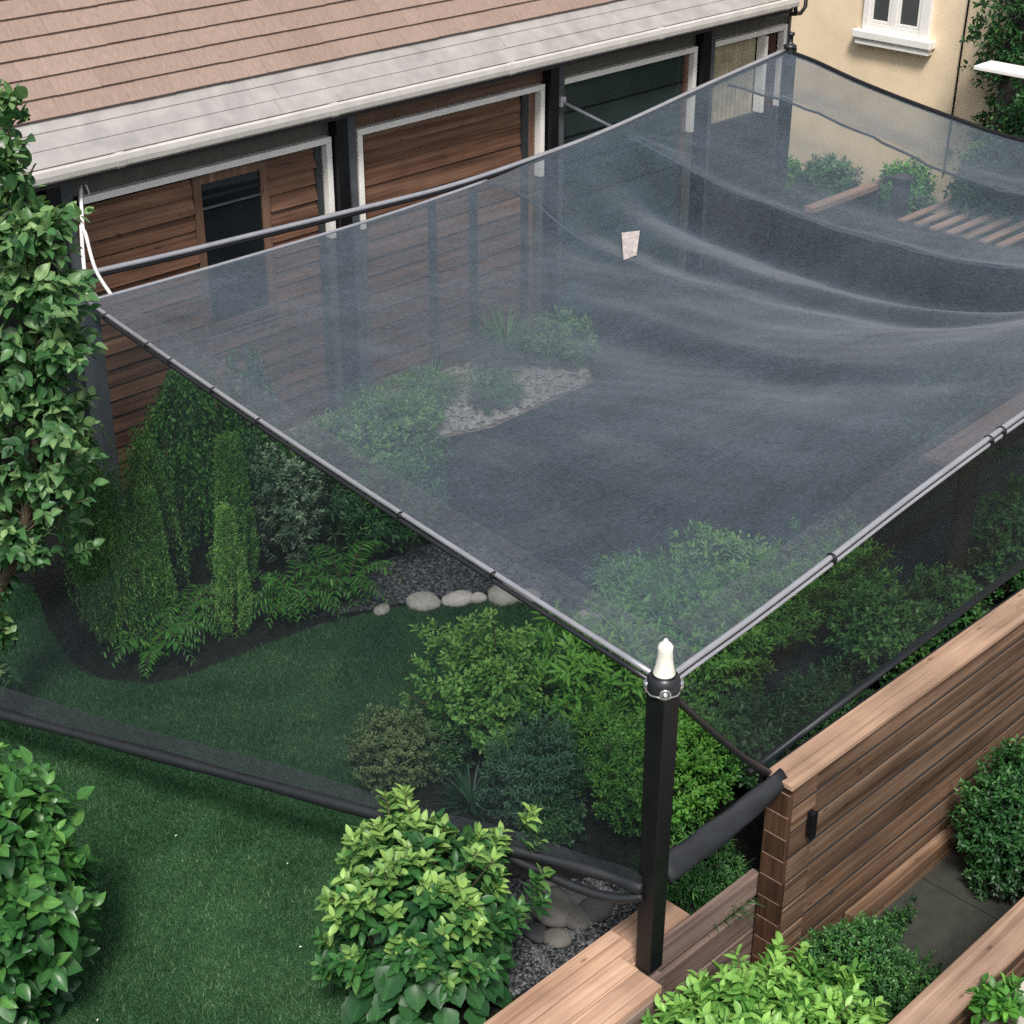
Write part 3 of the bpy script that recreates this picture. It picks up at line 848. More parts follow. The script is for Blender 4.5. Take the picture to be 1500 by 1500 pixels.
m = MB(); m.tube([(6.75,4.70,1.05),(9,4.71,1.15),(12,4.71,1.29),(16.1,4.70,1.47)], 0.03, 8); m.build('bottom_bar', M['blacktube'], sn2)
m = MB(); m.box(6.85, 16.1, 4.66, 4.69, 0.72, 1.0); m.build('bottom_flap', M['hemroll'], sn2)
# rolled net tied from the near post to the fence end
m = MB()
pa, pb = Vector((5.80,4.57,0.93)), Vector((6.84,4.50,1.085))
pts = [pa.lerp(pb, t)+Vector((0,0,-0.03*math.sin(math.pi*t))) for t in np.linspace(0,1,16)]
vs = []; fs = []; nk = 14
ax1 = Vector((0.10, -0.62, -0.78)).normalized(); ax2 = Vector((0.05, -0.78, 0.62)).normalized()
for i, p in enumerate(pts):
    q = i/(len(pts)-1); wa = 0.085*(1-0.35*q**3)+0.004*math.sin(i*1.3); wb_ = 0.026
    for k in range(nk):
        an = 2*math.pi*k/nk
        vs.append(p + ax1*(wa*math.cos(an)) + ax2*(wb_*math.sin(an)*(1+0.3*math.sin(i*0.9+k))))
for i in range(len(pts)-1):
    for k in range(nk):
        k2 = (k+1) % nk; fs.append((i*nk+k, i*nk+k2, (i+1)*nk+k2, (i+1)*nk+k))
fs.append(tuple(range(nk))[::-1]); fs.append(tuple((len(pts)-1)*nk+k for k in range(nk)))
m.add(vs, fs, 0.5, True)
rt = m.build('net_roll', M['hemroll']); tag(rt, 'black roll of net tied from the near post to the fence end', 'net roll')
# ropes at the left post
m = MB()
ra = [Vector(pY(118,272,12.25)), Vector(pY(121,330,11.9)), Vector(pY(126,345,11.8)), Vector(pY(140,395,11.7)), Vector(pY(163,432,11.6))]
m.tube(catmull(ra, 6, False), 0.016, 8)
r_o = m.build('rope', M['rope']); tag(r_o, 'white rope slanting from the eave to the net edge', 'rope', 'white ropes at the left post')
m = MB()
ra = [Vector(pY(119,330,11.9)), Vector(pY(122,380,11.75)), Vector(pY(129,440,11.6))]
m.tube(catmull(ra, 6, False), 0.017, 8)
r_o = m.build('rope', M['rope']); tag(r_o, 'white rope hanging straight down onto the left post top', 'rope', 'white ropes at the left post')
m = MB(); ra = [Vector(pY(125,270,12.38)), Vector(pY(130,282,12.38)), Vector(pY(131,292,12.37))]
m.tube(catmull(ra, 4, False), 0.010, 6)
r_o = m.build('rope', M['rope']); tag(r_o, 'short white cord on the dark board under the eave', 'rope', 'white ropes at the left post')
# timber beam lying under the net along the right rail
m = MB()
def beam_seg(x0, x1, z0, z1, y0=4.70, y1=4.92, th=0.04):
    m.hexa([(x0,y0,z0-th),(x1,y0,z1-th),(x1,y1,z1-th),(x0,y1,z0-th)], [(x0,y0,z0),(x1,y0,z1),(x1,y1,z1),(x0,y1,z0)])
beam_seg(8.75, 12.0, 2.455, 2.62)
bm_ = m.build('timber_beam', M['beam'], bevel=0.004); tag(bm_, 'pale timber beam under the net at the far end of the right rail', 'beam')

# ------------------------------------------------------------------ timber deck, low wall, fences
dk = empty('timber_deck', (4.5, 4.65, 0), 'pale timber deck boards at the foot of the black post', 'deck')
dz = 0.255
for (x0, x1, y0, y1) in ((2.2,5.66,4.60,4.755),(2.2,5.98,4.76,4.945),(2.2,5.655,4.415,4.595)):
    m = MB(); m.box(x0, x1, y0, y1, dz-0.06, dz - random.uniform(0, 0.003)); m.build('board', M['deck'], dk, 0.005)
m = MB(); m.box(5.785, 6.24, 4.69, 4.945, dz-0.06, dz-0.002); m.build('board', M['deck'], dk, 0.005)
m = MB(); m.box(2.2, 5.6, 4.39, 4.412, -0.6, dz-0.03); m.build('fascia_board', M['greyplank'], dk, 0.003)
m = MB(); m.box(5.662, 5.783, 4.645, 4.756, dz-0.06, dz-0.004); m.build('board', M['deck'], dk, 0.003)
m = MB(); m.box(5.60, 5.78, 4.50, 4.68, -0.05, dz-0.062); m.build('joist', M['greyplank'], dk)
lw = empty('low_plank_wall', (6.3, 4.65, 0), 'low weathered plank wall between the black post and the fence', 'wall')
for (z0, z1) in ((0.075,0.25),(-0.19,0.01),(-0.42,-0.21),(-0.64,-0.44)):
    m = MB(); m.box(5.80, 6.86, 4.62, 4.683, z0, z1); m.build('plank', M['greyplank'], lw, 0.006)
m = MB(); m.box(5.80, 6.85, 4.69, 4.717, -0.64, 0.19); m.build('gap_shade_board', M['under'], lw)  # black sheet added behind the planks so their gaps look shaded
fc = empty('wooden_fence', (11, 4.5, 0), 'tall plank fence with a broad cap in front of the right side net', 'fence')
FX0 = 6.84
m = MB(); m.box(FX0-0.05, 9.6, 4.40, 4.615, 1.045, 1.085); m.box(9.603, 16.2, 4.401, 4.614, 1.045, 1.0845); m.build('cap', M['cap'], fc, 0.006)
zb = [1.04, 0.86, 0.67, 0.46, 0.27, 0.06, -0.15, -0.35, -0.52]
for i in range(len(zb)-1):
    z1, z0 = zb[i]-0.0125, zb[i+1]+0.0125
    yo = random.uniform(0, 0.005)
    xa = FX0+0.27; xb = xa + random.uniform(3.0, 7.0)
    while xa < 16.0:
        xb = min(xb, 16.1); dzr = random.uniform(-0.003, 0.003)
        m = MB(); m.box(xa+0.0015, xb-0.0015, 4.428+yo+random.uniform(0, 0.004), 4.56, z0+dzr, z1+dzr); m.build('board', M['fence'], fc, 0.007)
        xa = xb; xb = xa + random.uniform(3.5, 6.0)
for i in range(0, len(zb)-1, 1):
    z1, z0 = zb[i]-0.0125, zb[i+1]+0.0125
    m = MB(); m.box(FX0+0.015, FX0+0.267, 4.426+random.uniform(0, .006), 4.56, z0, z1); m.build('board', M['fence'], fc, 0.006)
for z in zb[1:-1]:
    m = MB(); m.box(FX0+0.016, 16.09, 4.4365, 4.556, z-0.0105, z+0.0105); m.build('gap_shade_strip', M['under'], fc)  # dark strips added in the gaps as painted shadow lines between boards
# end blocks with pale seams
m = MB(); z = -0.56; 
while z < 1.03:
    m.box(FX0-0.028, FX0+0.012, 4.424, 4.60, z, min(z+0.165, 1.042)); z += 0.172
m.build('end_block', M['endgrain'], fc, 0.004)
m = MB(); m.box(FX0-0.0255, FX0+0.011, 4.430, 4.594, -0.56, 1.03); m.build('seam', M['beam'], fc)
m = MB(); m.box(FX0+0.02, 16.1, 4.565, 4.60, -0.6, 1.03); m.build('gap_shade_board', M['under'], fc)  # dark sheet behind the boards, shade coloured into the gaps
m = MB(); m.box(7.6, 8.85, 4.33, 4.42, -0.60, -0.42); m.box(8.853, 16, 4.332, 4.42, -0.60, -0.421); m.build('plinth_beam', M['fence'], fc, 0.008)
m = MB(); m.box(7.02, 7.06, 4.385, 4.424, 0.56, 0.76); m.box(7.01, 7.07, 4.375, 4.386, 0.555, 0.765); m.build('latch', M['black'], fc, 0.006)
# near fence at the lower right, only its cap and first boards show
nf = empty('plank_fence', (8, 3.1, 0), 'near pale capped fence crossing the bottom right corner', 'fence')
m = MB(); m.box(3.5, 12.5, 3.0, 3.225, 0.41, 0.452); m.build('cap', M['cap'], nf, 0.006)
for i in range(5):
    m = MB(); m.box(3.5, 12.5, 3.06, 3.165, 0.40-0.2*(i+1)+0.006, 0.40-0.2*i-0.004); m.build('board', M['fence'], nf, 0.006)
# white board sticking out of the ivy
wb = MB(); a = pX(1430,92,18); 
wb.box(17.95, 18.35, 7.4, 10.12, 2.60, 2.645); o = wb.build('white_board', M['whitepaint'], bevel=0.006); tag(o, 'white painted board jutting out of the ivy wall', 'board')

# far end of the patio under the net
te = empty('timber_edging', (18.9, 12.13, 0), 'pinkish timber rail on a dark kerb at the foot of the yellow wall', 'edging')
m = MB(); m.box(17.7, 19.9, 12.05, 12.2, 0.42, 0.50); m.build('rail', M['beam'], te, 0.006)
m = MB(); m.box(17.72, 19.88, 12.07, 12.18, 0.0, 0.417); m.build('kerb', M['darkpost'], te)
st = empty('slatted_bench', (19.0, 10.3, 0), 'low bench of pale slats seen through the net far back', 'bench')
for i in range(7):
    m = MB(); m.box(18.25, 19.85, 9.55+i*0.24, 9.66+i*0.24, 0.42, 0.45); m.build('slat', M['beam'], st, 0.003)
for x in (18.35, 19.75):
    for y in (9.6, 11.04):
        m = MB(); m.box(x-0.03, x+0.03, y-0.03, y+0.03, 0.02, 0.418); m.build('leg', M['darkpost'], st)
m = MB(); m.box(18.5, 18.68, 11.22, 11.4, 0, 0.85); m.box(18.46, 18.72, 11.18, 11.44, 0.85, 0.9); o = m.build('dark_pillar', M['darkpost'], bevel=0.006); tag(o, 'short dark pillar beside the slatted bench', 'pillar')
for (x, y, wx, wy, rot, lab) in ((11.1,9.55,0.5,1.0,0.1,'pale stepping slab on the dark patio under the net'),(9.3,8.95,0.9,0.5,-0.2,'broad pale stepping slab nearest the lawn edge under the net'),(10.2,10.4,0.5,0.9,0.3,'wide slab before the mulch bed under the net')):
    m = MB(); c_, s_ = math.cos(rot), math.sin(rot)
    q = [(x+a*c_-b*s_, y+a*s_+b*c_) for a, b in ((-wx/2,-wy/2),(wx/2,-wy/2),(wx/2,wy/2),(-wx/2,wy/2))]
    m.hexa([(a, b, 0.02) for a, b in q], [(a, b, 0.075) for a, b in q]); o = m.build('stepping_slab', M['paving'], bevel=0.006); tag(o, lab, 'slab')

# ------------------------------------------------------------------ stones
def rock(name, c, r, mat, seed, squash=0.6, rz=0.0, ax=1.0):
    rs = np.random.default_rng(seed)
    bm_n = 3
    import bmesh
    bm = bmesh.new(); bmesh.ops.create_icosphere(bm, subdivisions=bm_n, radius=1.0)
    ph = rs.uniform(0, 6.28, (6,)); dr = rs.normal(0, 1, (6, 3))
    V = np.array([v.co[:] for v in bm.verts])
    f = 1 + sum(0.055*np.sin(V@dr[i]*1.9+ph[i]) for i in range(6))
    V = V*f[:, None]
    V = np.sign(V)*np.abs(V)**0.86; f2 = 1+0.02*np.sin(V@dr[0]*7+ph[1])+0.015*np.sin(V@dr[2]*11+ph[3]); V = V*f2[:, None]
    V[:, 0] *= ax; V[:, 2] *= squash
    c_, s_ = math.cos(rz), math.sin(rz)
    V = np.stack([V[:, 0]*c_-V[:, 1]*s_, V[:, 0]*s_+V[:, 1]*c_, V[:, 2]], 1)*r + np.array(c)
    F = np.array([[v.index for v in fa.verts] for fa in bm.faces]); bm.free()
    t = rs.random()
    return np_mesh(name, V, F, mat, attrs={'tint': np.full(len(V), t)}, smooth=True)
cob = [((848,1312),.16,'rounded dark grey cobble at the back of the cobble bed by the deck'),((806,1328),.22,'largest dark cobble in the cobble bed beside the deck'),
       ((846,1345),.15,'greyish brown cobble in the middle of the cobble bed'),((816,1374),.13,'light grey cobble at the front corner of the cobble bed'),
       ((876,1330),.16,'black cobble next to the deck board'),((773,1322),.10,'small cobble half under the lime shrub'),((786,1367),.11,'dark cobble between the lime shrub and the lightest cobble'),((800,1292),.09,'small brown stone under the net hem')]
for i, ((px, py), r, lab) in enumerate(cob):
    p = pz(px, py, 0.05)
    o = rock('cobblestone', (p.x, p.y, 0.05), r*0.66, M['stone'], 40+i, 0.42, i*0.8, 1.2)
    tag(o, lab, 'stone', 'cobbles in the bed by the deck')
pale = [((622,882),.11,'leftmost pale stone on the lawn edge'),((668,878),.10,'pale stone in the middle of the lawn edge row'),((740,872),.12,'widest pale stone on the lawn edge under the rail'),((700,876),.06,'smallest pale stone on the lawn edge'),((775,873),.09,'pale edge stone just behind the rail'),((860,905),.1,'last pale edge stone behind the green shrubs'),((560,893),.06,'tiny pale stone at the gravel tip')]
for i, ((px, py), r, lab) in enumerate(pale):
    p = pz(px, py, 0.03)
    o = rock('edging_stone', (p.x, p.y, 0.03), r, M['palestone'], 70+i, 0.6, -0.5+0.1*i, 1.35); tag(o, lab, 'stone', 'pale stones along the lawn edge')

def scatter_stones(name, poly, n, r0, r1, z, mat, seed, label, cat, cluster=None):
    rs = np.random.default_rng(seed)
    base = np.array([(1,0,0),(-1,0,0),(0,1,0),(0,-1,0),(0,0,1),(0,0,-1)], float)
    F0 = np.array([(0,2,4),(2,1,4),(1,3,4),(3,0,4),(2,0,5),(1,2,5),(3,1,5),(0,3,5)])
    xs_ = [p[0] for p in poly]; ys_ = [p[1] for p in poly]
    P = np.stack([rs.uniform(min(xs_), max(xs_), n*3), rs.uniform(min(ys_), max(ys_), n*3)], 1)
    P = P[inside(P[:, 0], P[:, 1], poly)][:n]; n = len(P)
    V = base[None]*(1+rs.uniform(-.35, .35, (n, 6, 1)))
    ang = rs.uniform(0, 6.28, n); c_, s_ = np.cos(ang), np.sin(ang)
    sc = rs.uniform(r0, r1, n)
    V = V*np.stack([sc*1.25, sc, sc*0.7], 1)[:, None]
    W = np.stack([V[..., 0]*c_[:, None]-V[..., 1]*s_[:, None], V[..., 0]*s_[:, None]+V[..., 1]*c_[:, None], V[..., 2]], 2)
    W += np.stack([P[:, 0], P[:, 1], np.full(n, z)+rs.uniform(0, r0, n)], 1)[:, None]
    F = (F0[None] + (np.arange(n)*6)[:, None, None]).reshape(-1, 3)
    o = np_mesh(name, W.reshape(-1, 3), F, mat, attrs={'tint': np.repeat(rs.random(n)**2.2, 6)})
    tag(o, label, cat, kind='stuff'); return o
P2 = lambda L, z=0.0: [(pz(a, b, z).x, pz(a, b, z).y) for a, b in L]
scatter_stones('gravel', P2([(470,905),(520,850),(610,800),(700,800),(800,850),(830,890),(760,868),(620,878),(540,895)]), 9000, 0.010, 0.024, 0.012, M['pebble'], 3, 'dark gravel along the curved lawn edge', 'gravel')
scatter_stones('gravel', [(9.2,11.6),(9.7,11.3),(10.6,10.95),(12.2,11.0),(12.7,11.6),(12.7,12.3),(9.0,12.3)], 2600, 0.014, 0.04, 0.04, M['palestone'], 8, 'pale gravel along the foot of the house wall', 'gravel')
scatter_stones('gravel', P2([(740,1290),(930,1290),(935,1335),(800,1435),(740,1470)]), 4200, 0.008, 0.016, 0.008, M['pebble'], 4, 'dark pebbles in the cobble bed', 'gravel')
# two rows of small glossy pebbles framing the cobbles
def pebble_row(p0, p1, n, label, seed):
    rs = np.random.default_rng(seed); a, b = np.array(p0), np.array(p1)
    V = []; F = []; T = []
    base = np.array([(1,0,0),(-1,0,0),(0,1,0),(0,-1,0),(0,0,1),(0,0,-1)], float)
    F0 = np.array([(0,2,4),(2,1,4),(1,3,4),(3,0,4),(2,0,5),(1,2,5),(3,1,5),(0,3,5)])
    for i in range(n):
        t = rs.random(); c = a*(1-t)+b*t + rs.normal(0, 0.016, 2)
        r = rs.uniform(0.008, 0.016)
        F.append(F0+len(V)*6); V.append(base*r*rs.uniform(.7, 1.3, (6, 1))+np.array((c[0], c[1], 0.03+rs.uniform(0, .03)))); T += [rs.uniform(0.2, 1)]*6
    o = np_mesh('pebble_border', np.concatenate(V), np.concatenate(F), M['pebble'], attrs={'tint': T}); tag(o, label, 'pebble border', kind='stuff')
pebble_row(P2([(800,1398)])[0], P2([(902,1335)])[0], 420, 'glossy pebble row along the deck side of the cobbles', 1)
pebble_row(P2([(862,1295)])[0], P2([(925,1335)])[0], 260, 'glossy pebble row behind the cobbles', 2)
pebble_row(P2([(780,1400)])[0], P2([(812,1440)])[0], 160, 'glossy pebble row beside the lime shrub', 3)

# fallen petals on the lawn
for i, (px, py, lab) in enumerate(((258,1224,'white petal alone in the middle of the front lawn'),(421,1265,'white petal on the lawn left of the lime shrub'),(440,1387,'tiny white petal near the bottom of the lawn'),(143,1494,'white petal at the very bottom of the lawn beside the hedge shrub'))):
    p = pz(px, py, 0.045); m = MB(); a = i*1.3; r = 0.011
    m.add([(p.x+r*math.cos(a), p.y+r*math.sin(a), .043), (p.x-r*.5*math.sin(a), p.y+r*.5*math.cos(a), .050), (p.x-r*math.cos(a), p.y-r*math.sin(a), .045), (p.x+r*.5*math.sin(a), p.y-r*.5*math.cos(a), .049), (p.x, p.y, .042)], [(0,1,4),(1,2,4),(2,3,4),(3,0,4)], 0.5)
    tag(m.build('petal', M['whitecap']), lab, 'petal', 'petals on the front lawn')

# ------------------------------------------------------------------ leaves, shrubs, vines, grasses
def nrm(a): return a/(np.linalg.norm(a, axis=-1, keepdims=True)+1e-9)
def leaf_template(kind):
    """unit leaf: y along the blade 0..1, x across, z up; returns verts, tris, rib"""
    if kind == 'big':
        ys = [0, .12, .3, .5, .7, .87, 1.0]; ws_ = [0.02, .19, .30, .31, .23, .11, .0]
    elif kind == 'mid':
        ys = [0, .25, .55, .82, 1.0]; ws_ = [0.02, .22, .25, .14, 0]
    elif kind == 'narrow':
        ys = [0, .3, .65, 1.0]; ws_ = [0.02, .12, .11, 0]
    elif kind == 'lobed':
        ys = [0, .08, .2, .3, .42, .55, .66, .8, .9, 1.0]; ws_ = [.02, .24, .40, .44, .40, .42, .33, .25, .11, 0]
    else:
        ys = [0, .5, 1.0]; ws_ = [0.05, .28, 0]
    V = []; rib = []
    for y, w_ in zip(ys, ws_):
        d = -0.22*y*y
        V += [(-w_, y, d + w_*0.32), (0, y, d), (w_, y, d + w_*0.32)]; rib += [1, 0, 1]
    F = []
    for i in range(len(ys)-1):
        a = 3*i
        for k in (0, 1):
            F += [(a+k, a+k+1, a+k+4), (a+k, a+k+4, a+k+3)]
    return np.array(V, float), np.array(F), np.array(rib, float)
TPL = {k: leaf_template(k) for k in ('big', 'mid', 'narrow', 'lobed', 'small')}

class Leaves:
    def __init__(s): s.V = []; s.F = []; s.T = []; s.Rb = []; s.n = 0
    def add(s, kind, P, A, N, L, T, droop=0.0):
        V0, F0, rib = TPL[kind]; k = len(V0); n = len(P)
        if n == 0: return
        A = nrm(A); N = nrm(N - A*np.sum(A*N, 1, keepdims=True)); Bx_ = np.cross(A, N)
        L = np.broadcast_to(L, (n,))[:, None, None]
        wid = rng.uniform(0.82, 1.15, (n, 1, 1)); cur = rng.uniform(0.3, 1.7, (n, 1, 1))
        W = P[:, None] + L*(V0[None, :, 0:1]*wid*Bx_[:, None] + V0[None, :, 1:2]*A[:, None] + V0[None, :, 2:3]*cur*N[:, None])
        s.V.append(W.reshape(-1, 3)); s.F.append((F0[None]+(np.arange(n)*k)[:, None, None]).reshape(-1, 3)+s.n)
        s.T.append(np.repeat(np.clip(T, 0, 1), k)); s.Rb.append(np.tile(rib, n)); s.n += n*k
    def build(s, name, mat, parent):
        return np_mesh(name, np.concatenate(s.V), np.concatenate(s.F), mat, parent, {'tint': np.concatenate(s.T), 'rib': np.concatenate(s.Rb)}, smooth=True)

def rand_dirs(n, zmin=-1.0):
    z = rng.uniform(zmin, 1, n); a = rng.uniform(0, 2*np.pi, n); r = np.sqrt(1-z*z)
    return np.stack([r*np.cos(a), r*np.sin(a), z], 1)
def lump(D, amp, seed, freq=3.0):
    rs = np.random.default_rng(seed); f = np.zeros(len(D))
    for i in range(5):
        k = rs.normal(0, freq, 3); f += np.sin(D@k+rs.uniform(0, 6.28))
    return 1+amp*f/2.2

def add_twigs(Lv, tip, axis, m, tl, L, kind, tint, tip_tint=0.25, spread=0.9, up=0.35, lvar=0.25, tip_small=0.6):
    """leaves in a spiral along each twig that ends at tip"""
    n = len(tip); axis = nrm(axis)
    ref = np.where(np.abs(axis[:, 2:3]) > 0.9, np.array([[1., 0, 0]]), np.array([[0., 0, 1.]]))
    e1 = nrm(np.cross(axis, ref)); e2 = np.cross(axis, e1)
    a0 = rng.uniform(0, 6.28, n)
    for j in range(m):
        f = (j+0.5)/m
        an = a0 + j*2.39996 + rng.normal(0, 0.25, n)
        rad = e1*np.cos(an)[:, None] + e2*np.sin(an)[:, None]
        sp = spread*(1.15-0.6*f)
        A = axis*math.cos(sp) + rad*math.sin(sp) + rng.normal(0, 0.16, (n, 3)) + np.array([0, 0, -0.10])
        N = axis*0.8 - rad*0.25 + np.array([0, 0, up*2]) + rng.normal(0, 0.22, (n, 3))
        P = tip - axis*(tl*(1-f)) + rad*0.004
        sz = L*(1-(1-tip_small)*f**1.5)*rng.uniform(1-lvar, 1+lvar, n)
        odd = (rng.random(n) > 0.96)*0.4 - (rng.random(n) > 0.9)*0.2
        Lv.add(kind, P, A, N, sz, tint + tip_tint*(f-0.5) + rng.normal(0, 0.10, n) + odd)

def stems(parent, base, tips, r0, r1, n, mat=None, bend=0.3):
    m = MB(); idx = rng.choice(len(tips), min(n, len(tips)), replace=False)
    for i in idx:
        b = Vector(base) + Vector((random.gauss(0, .03), random.gauss(0, .03), 0)); t = Vector(tips[i])
        mid = b.lerp(t, 0.5) + Vector((0, 0, (t-b).length*0.12)) + Vector((random.gauss(0, .03), random.gauss(0, .03), 0))
        m.tube(catmull([b, b.lerp(mid, .5)+Vector((0, 0, .02)), mid, t], 3, False), r0, 5, None, r1)
    return m.build('stem', mat or M['stem'], parent)

def shrub(name, label, cat, base, cen, rad, ntw, m, tl, L, kind, mat, tint=0.45, seed=1, amp=0.18, freq=3.0, zmin=-0.75, shell=0.55,
          top_tint=0.0, group=None, spread=0.9, upax=0.6, inner=True, nst=10, tip_tint=0.25, tip_small=0.6, sr=(0.014, 0.004), lvar=0.35):
    o = empty(name, base, label, cat, group)
    cen = np.array(cen, float); rad = np.array(rad, float)
    D = rand_dirs(ntw, zmin); f = lump(D, amp, seed, freq)
    fr_ = rng.uniform(shell**2, 1, ntw)**0.5
    tip = cen + D*rad*(f*fr_)[:, None]
    ax = D*np.array([1, 1, 0.6]) + np.array([0, 0, upax]) + rng.normal(0, 0.25, (ntw, 3))
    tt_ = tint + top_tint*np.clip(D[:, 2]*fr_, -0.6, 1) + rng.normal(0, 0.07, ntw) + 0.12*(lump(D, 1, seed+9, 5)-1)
    Lv = Leaves()
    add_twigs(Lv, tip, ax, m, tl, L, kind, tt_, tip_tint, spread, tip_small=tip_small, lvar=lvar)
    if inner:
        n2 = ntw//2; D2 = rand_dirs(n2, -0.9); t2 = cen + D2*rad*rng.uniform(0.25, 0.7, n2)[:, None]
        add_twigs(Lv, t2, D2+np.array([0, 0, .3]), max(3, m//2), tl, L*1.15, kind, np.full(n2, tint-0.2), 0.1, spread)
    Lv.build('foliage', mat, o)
    if nst: stems(o, base, tip, sr[0], sr[1], nst)
    return o

def blades(name, label, cat, base, n, ln, w_, mat, arch=0.9, seed=0, spread_r=0.06, tint=0.45, group=None, seg=6, upright=0.5):
    """arching strap blades out of one crown"""
    o = empty(name, base, label, cat, group); rs = np.random.default_rng(seed)
    a = rs.uniform(0, 6.28, n); el = np.clip(rs.normal(upright, 0.28, n), 0.05, 1.35); L = ln*rs.uniform(0.55, 1.1, n)
    h = np.stack([np.cos(a), np.sin(a), np.zeros(n)], 1); side = np.stack([-np.sin(a), np.cos(a), np.zeros(n)], 1)
    P = np.array(base) + h*rs.uniform(0, spread_r, n)[:, None]
    V = []; 
    dirv = el.copy()
    for i in range(seg+1):
        t = i/seg; wd = w_*(0.5+1.4*t*(1-t))*(1-t**3)
        V.append(P - side*wd/2); V.append(P + side*wd/2 + np.array([0, 0, wd*0.15]))
        st = L/seg
        P = P + (h*np.sin(dirv)[:, None] + np.array([0, 0, 1])*np.cos(dirv)[:, None])*st[:, None]
        dirv = dirv + arch*rs.uniform(0.6, 1.3, n)/seg*1.6
    V = np.stack(V, 1); k = V.shape[1]
    F0 = np.array([f for i in range(seg) for f in ((2*i, 2*i+1, 2*i+3), (2*i, 2*i+3, 2*i+2))])
    F = (F0[None]+(np.arange(n)*k)[:, None, None]).reshape(-1, 3)
    T = np.repeat(np.clip(tint+rs.normal(0, .15, n), 0, 1), k)
    np_mesh('foliage', V.reshape(-1, 3), F, mat, o, {'tint': T, 'rib': np.ones(len(T))}, smooth=True)
    return o

def column(name, label, cat, base, r, h, nst, mat, L, kind, tint, down=False, group=None, seed=0, m=6, taper=0.8):
    """columnar plant: leafy strands running up (or hanging down) round a central axis"""
    o = empty(name, base, label, cat, group); rs = np.random.default_rng(seed)
    tips = []; axs = []; tn = []
    for i in range(nst):
        a = rs.uniform(0, 6.28); f = rs.uniform(0.0, 1.0)**0.5
        if down:
            top = h*rs.uniform(0.7, 1.02); ln = top*rs.uniform(0.35, 0.95); z0 = top
            rr0 = r*f
            nn_ = max(3, int(ln/(L*1.5)))
            sway = rs.normal(0, 0.05, 2)
            for k in range(nn_):
                t = k/nn_
                x = base[0]+math.cos(a)*rr0*(0.55+0.6*math.sin(min(1, t*1.6)*1.57))+sway[0]*t; y = base[1]+math.sin(a)*rr0*(0.55+0.6*math.sin(min(1, t*1.6)*1.57))+sway[1]*t
                tips.append((x+rs.normal(0, .012), y+rs.normal(0, .012), base[2]+z0-ln*t)); axs.append((math.cos(a)*.35, math.sin(a)*.35, -1)); tn.append(tint+rs.normal(0, .1)-0.1*t)
        else:
            nn_ = max(3, int(h/(L*1.4)))
            for k in range(nn_):
                t = rs.uniform(0.04, 1)
                rr0 = r*(math.sin(min(1, t*3+0.25)*1.57))*(1-max(0, t-0.3)/0.7*taper)**0.7*f**0.6
                tips.append((base[0]+math.cos(a+t)*rr0, base[1]+math.sin(a+t)*rr0, base[2]+h*t)); axs.append((math.cos(a+t)*.35, math.sin(a+t)*.35, 1)); tn.append(tint+rs.normal(0, .1))
    Lv = Leaves()
    add_twigs(Lv, np.array(tips), np.array(axs)+rng.normal(0, .15, (len(tips), 3)), m, L*2.2, L, kind, np.array(tn), 0.25, 0.6)
    Lv.build('foliage', mat, o)
    mm = MB(); mm.tube([base, (base[0], base[1], base[2]+h*0.5), (base[0]+.02, base[1], base[2]+h*0.9)], 0.03, 6, None, 0.008); mm.build('trunk', M['stem'], o)
    return o

LM = {}
LM['gloss'] = leafmat('glossy_leaf', (0.013,0.049,0.018), (0.044,0.147,0.037), (0.150,0.336,0.075), 0.22, 0.32)
LM['lime'] = leafmat('lime_leaf', (0.012,0.050,0.020), (0.050,0.165,0.045), (0.30,0.47,0.13), 0.28, 0.38)
LM['tree'] = leafmat('tree_leaf', (0.016,0.050,0.022), (0.060,0.160,0.055), (0.24,0.37,0.15), 0.25, 0.38)
LM['box'] = leafmat('box_leaf', (0.010,0.042,0.014), (0.033,0.112,0.030), (0.106,0.266,0.063), 0.18, 0.38)
LM['fresh'] = leafmat('fresh_leaf', (0.020,0.077,0.016), (0.069,0.224,0.034), (0.188,0.434,0.075), 0.28, 0.4)
LM['bright'] = leafmat('bright_leaf', (0.025,0.084,0.023), (0.094,0.266,0.052), (0.300,0.532,0.127), 0.28, 0.38)
LM['dull'] = leafmat('dull_leaf', (0.025,0.049,0.021), (0.069,0.119,0.046), (0.150,0.210,0.081), 0.2, 0.5)
LM['blue'] = leafmat('blue_leaf', (0.013,0.042,0.025), (0.035,0.098,0.055), (0.088,0.182,0.103), 0.2, 0.5)
LM['silver'] = leafmat('silver_leaf', (0.050,0.091,0.052), (0.150,0.238,0.138), (0.400,0.532,0.333), 0.2, 0.5)
LM['dark'] = leafmat('dark_leaf', (0.010,0.031,0.011), (0.025,0.077,0.025), (0.062,0.154,0.052), 0.2, 0.4)

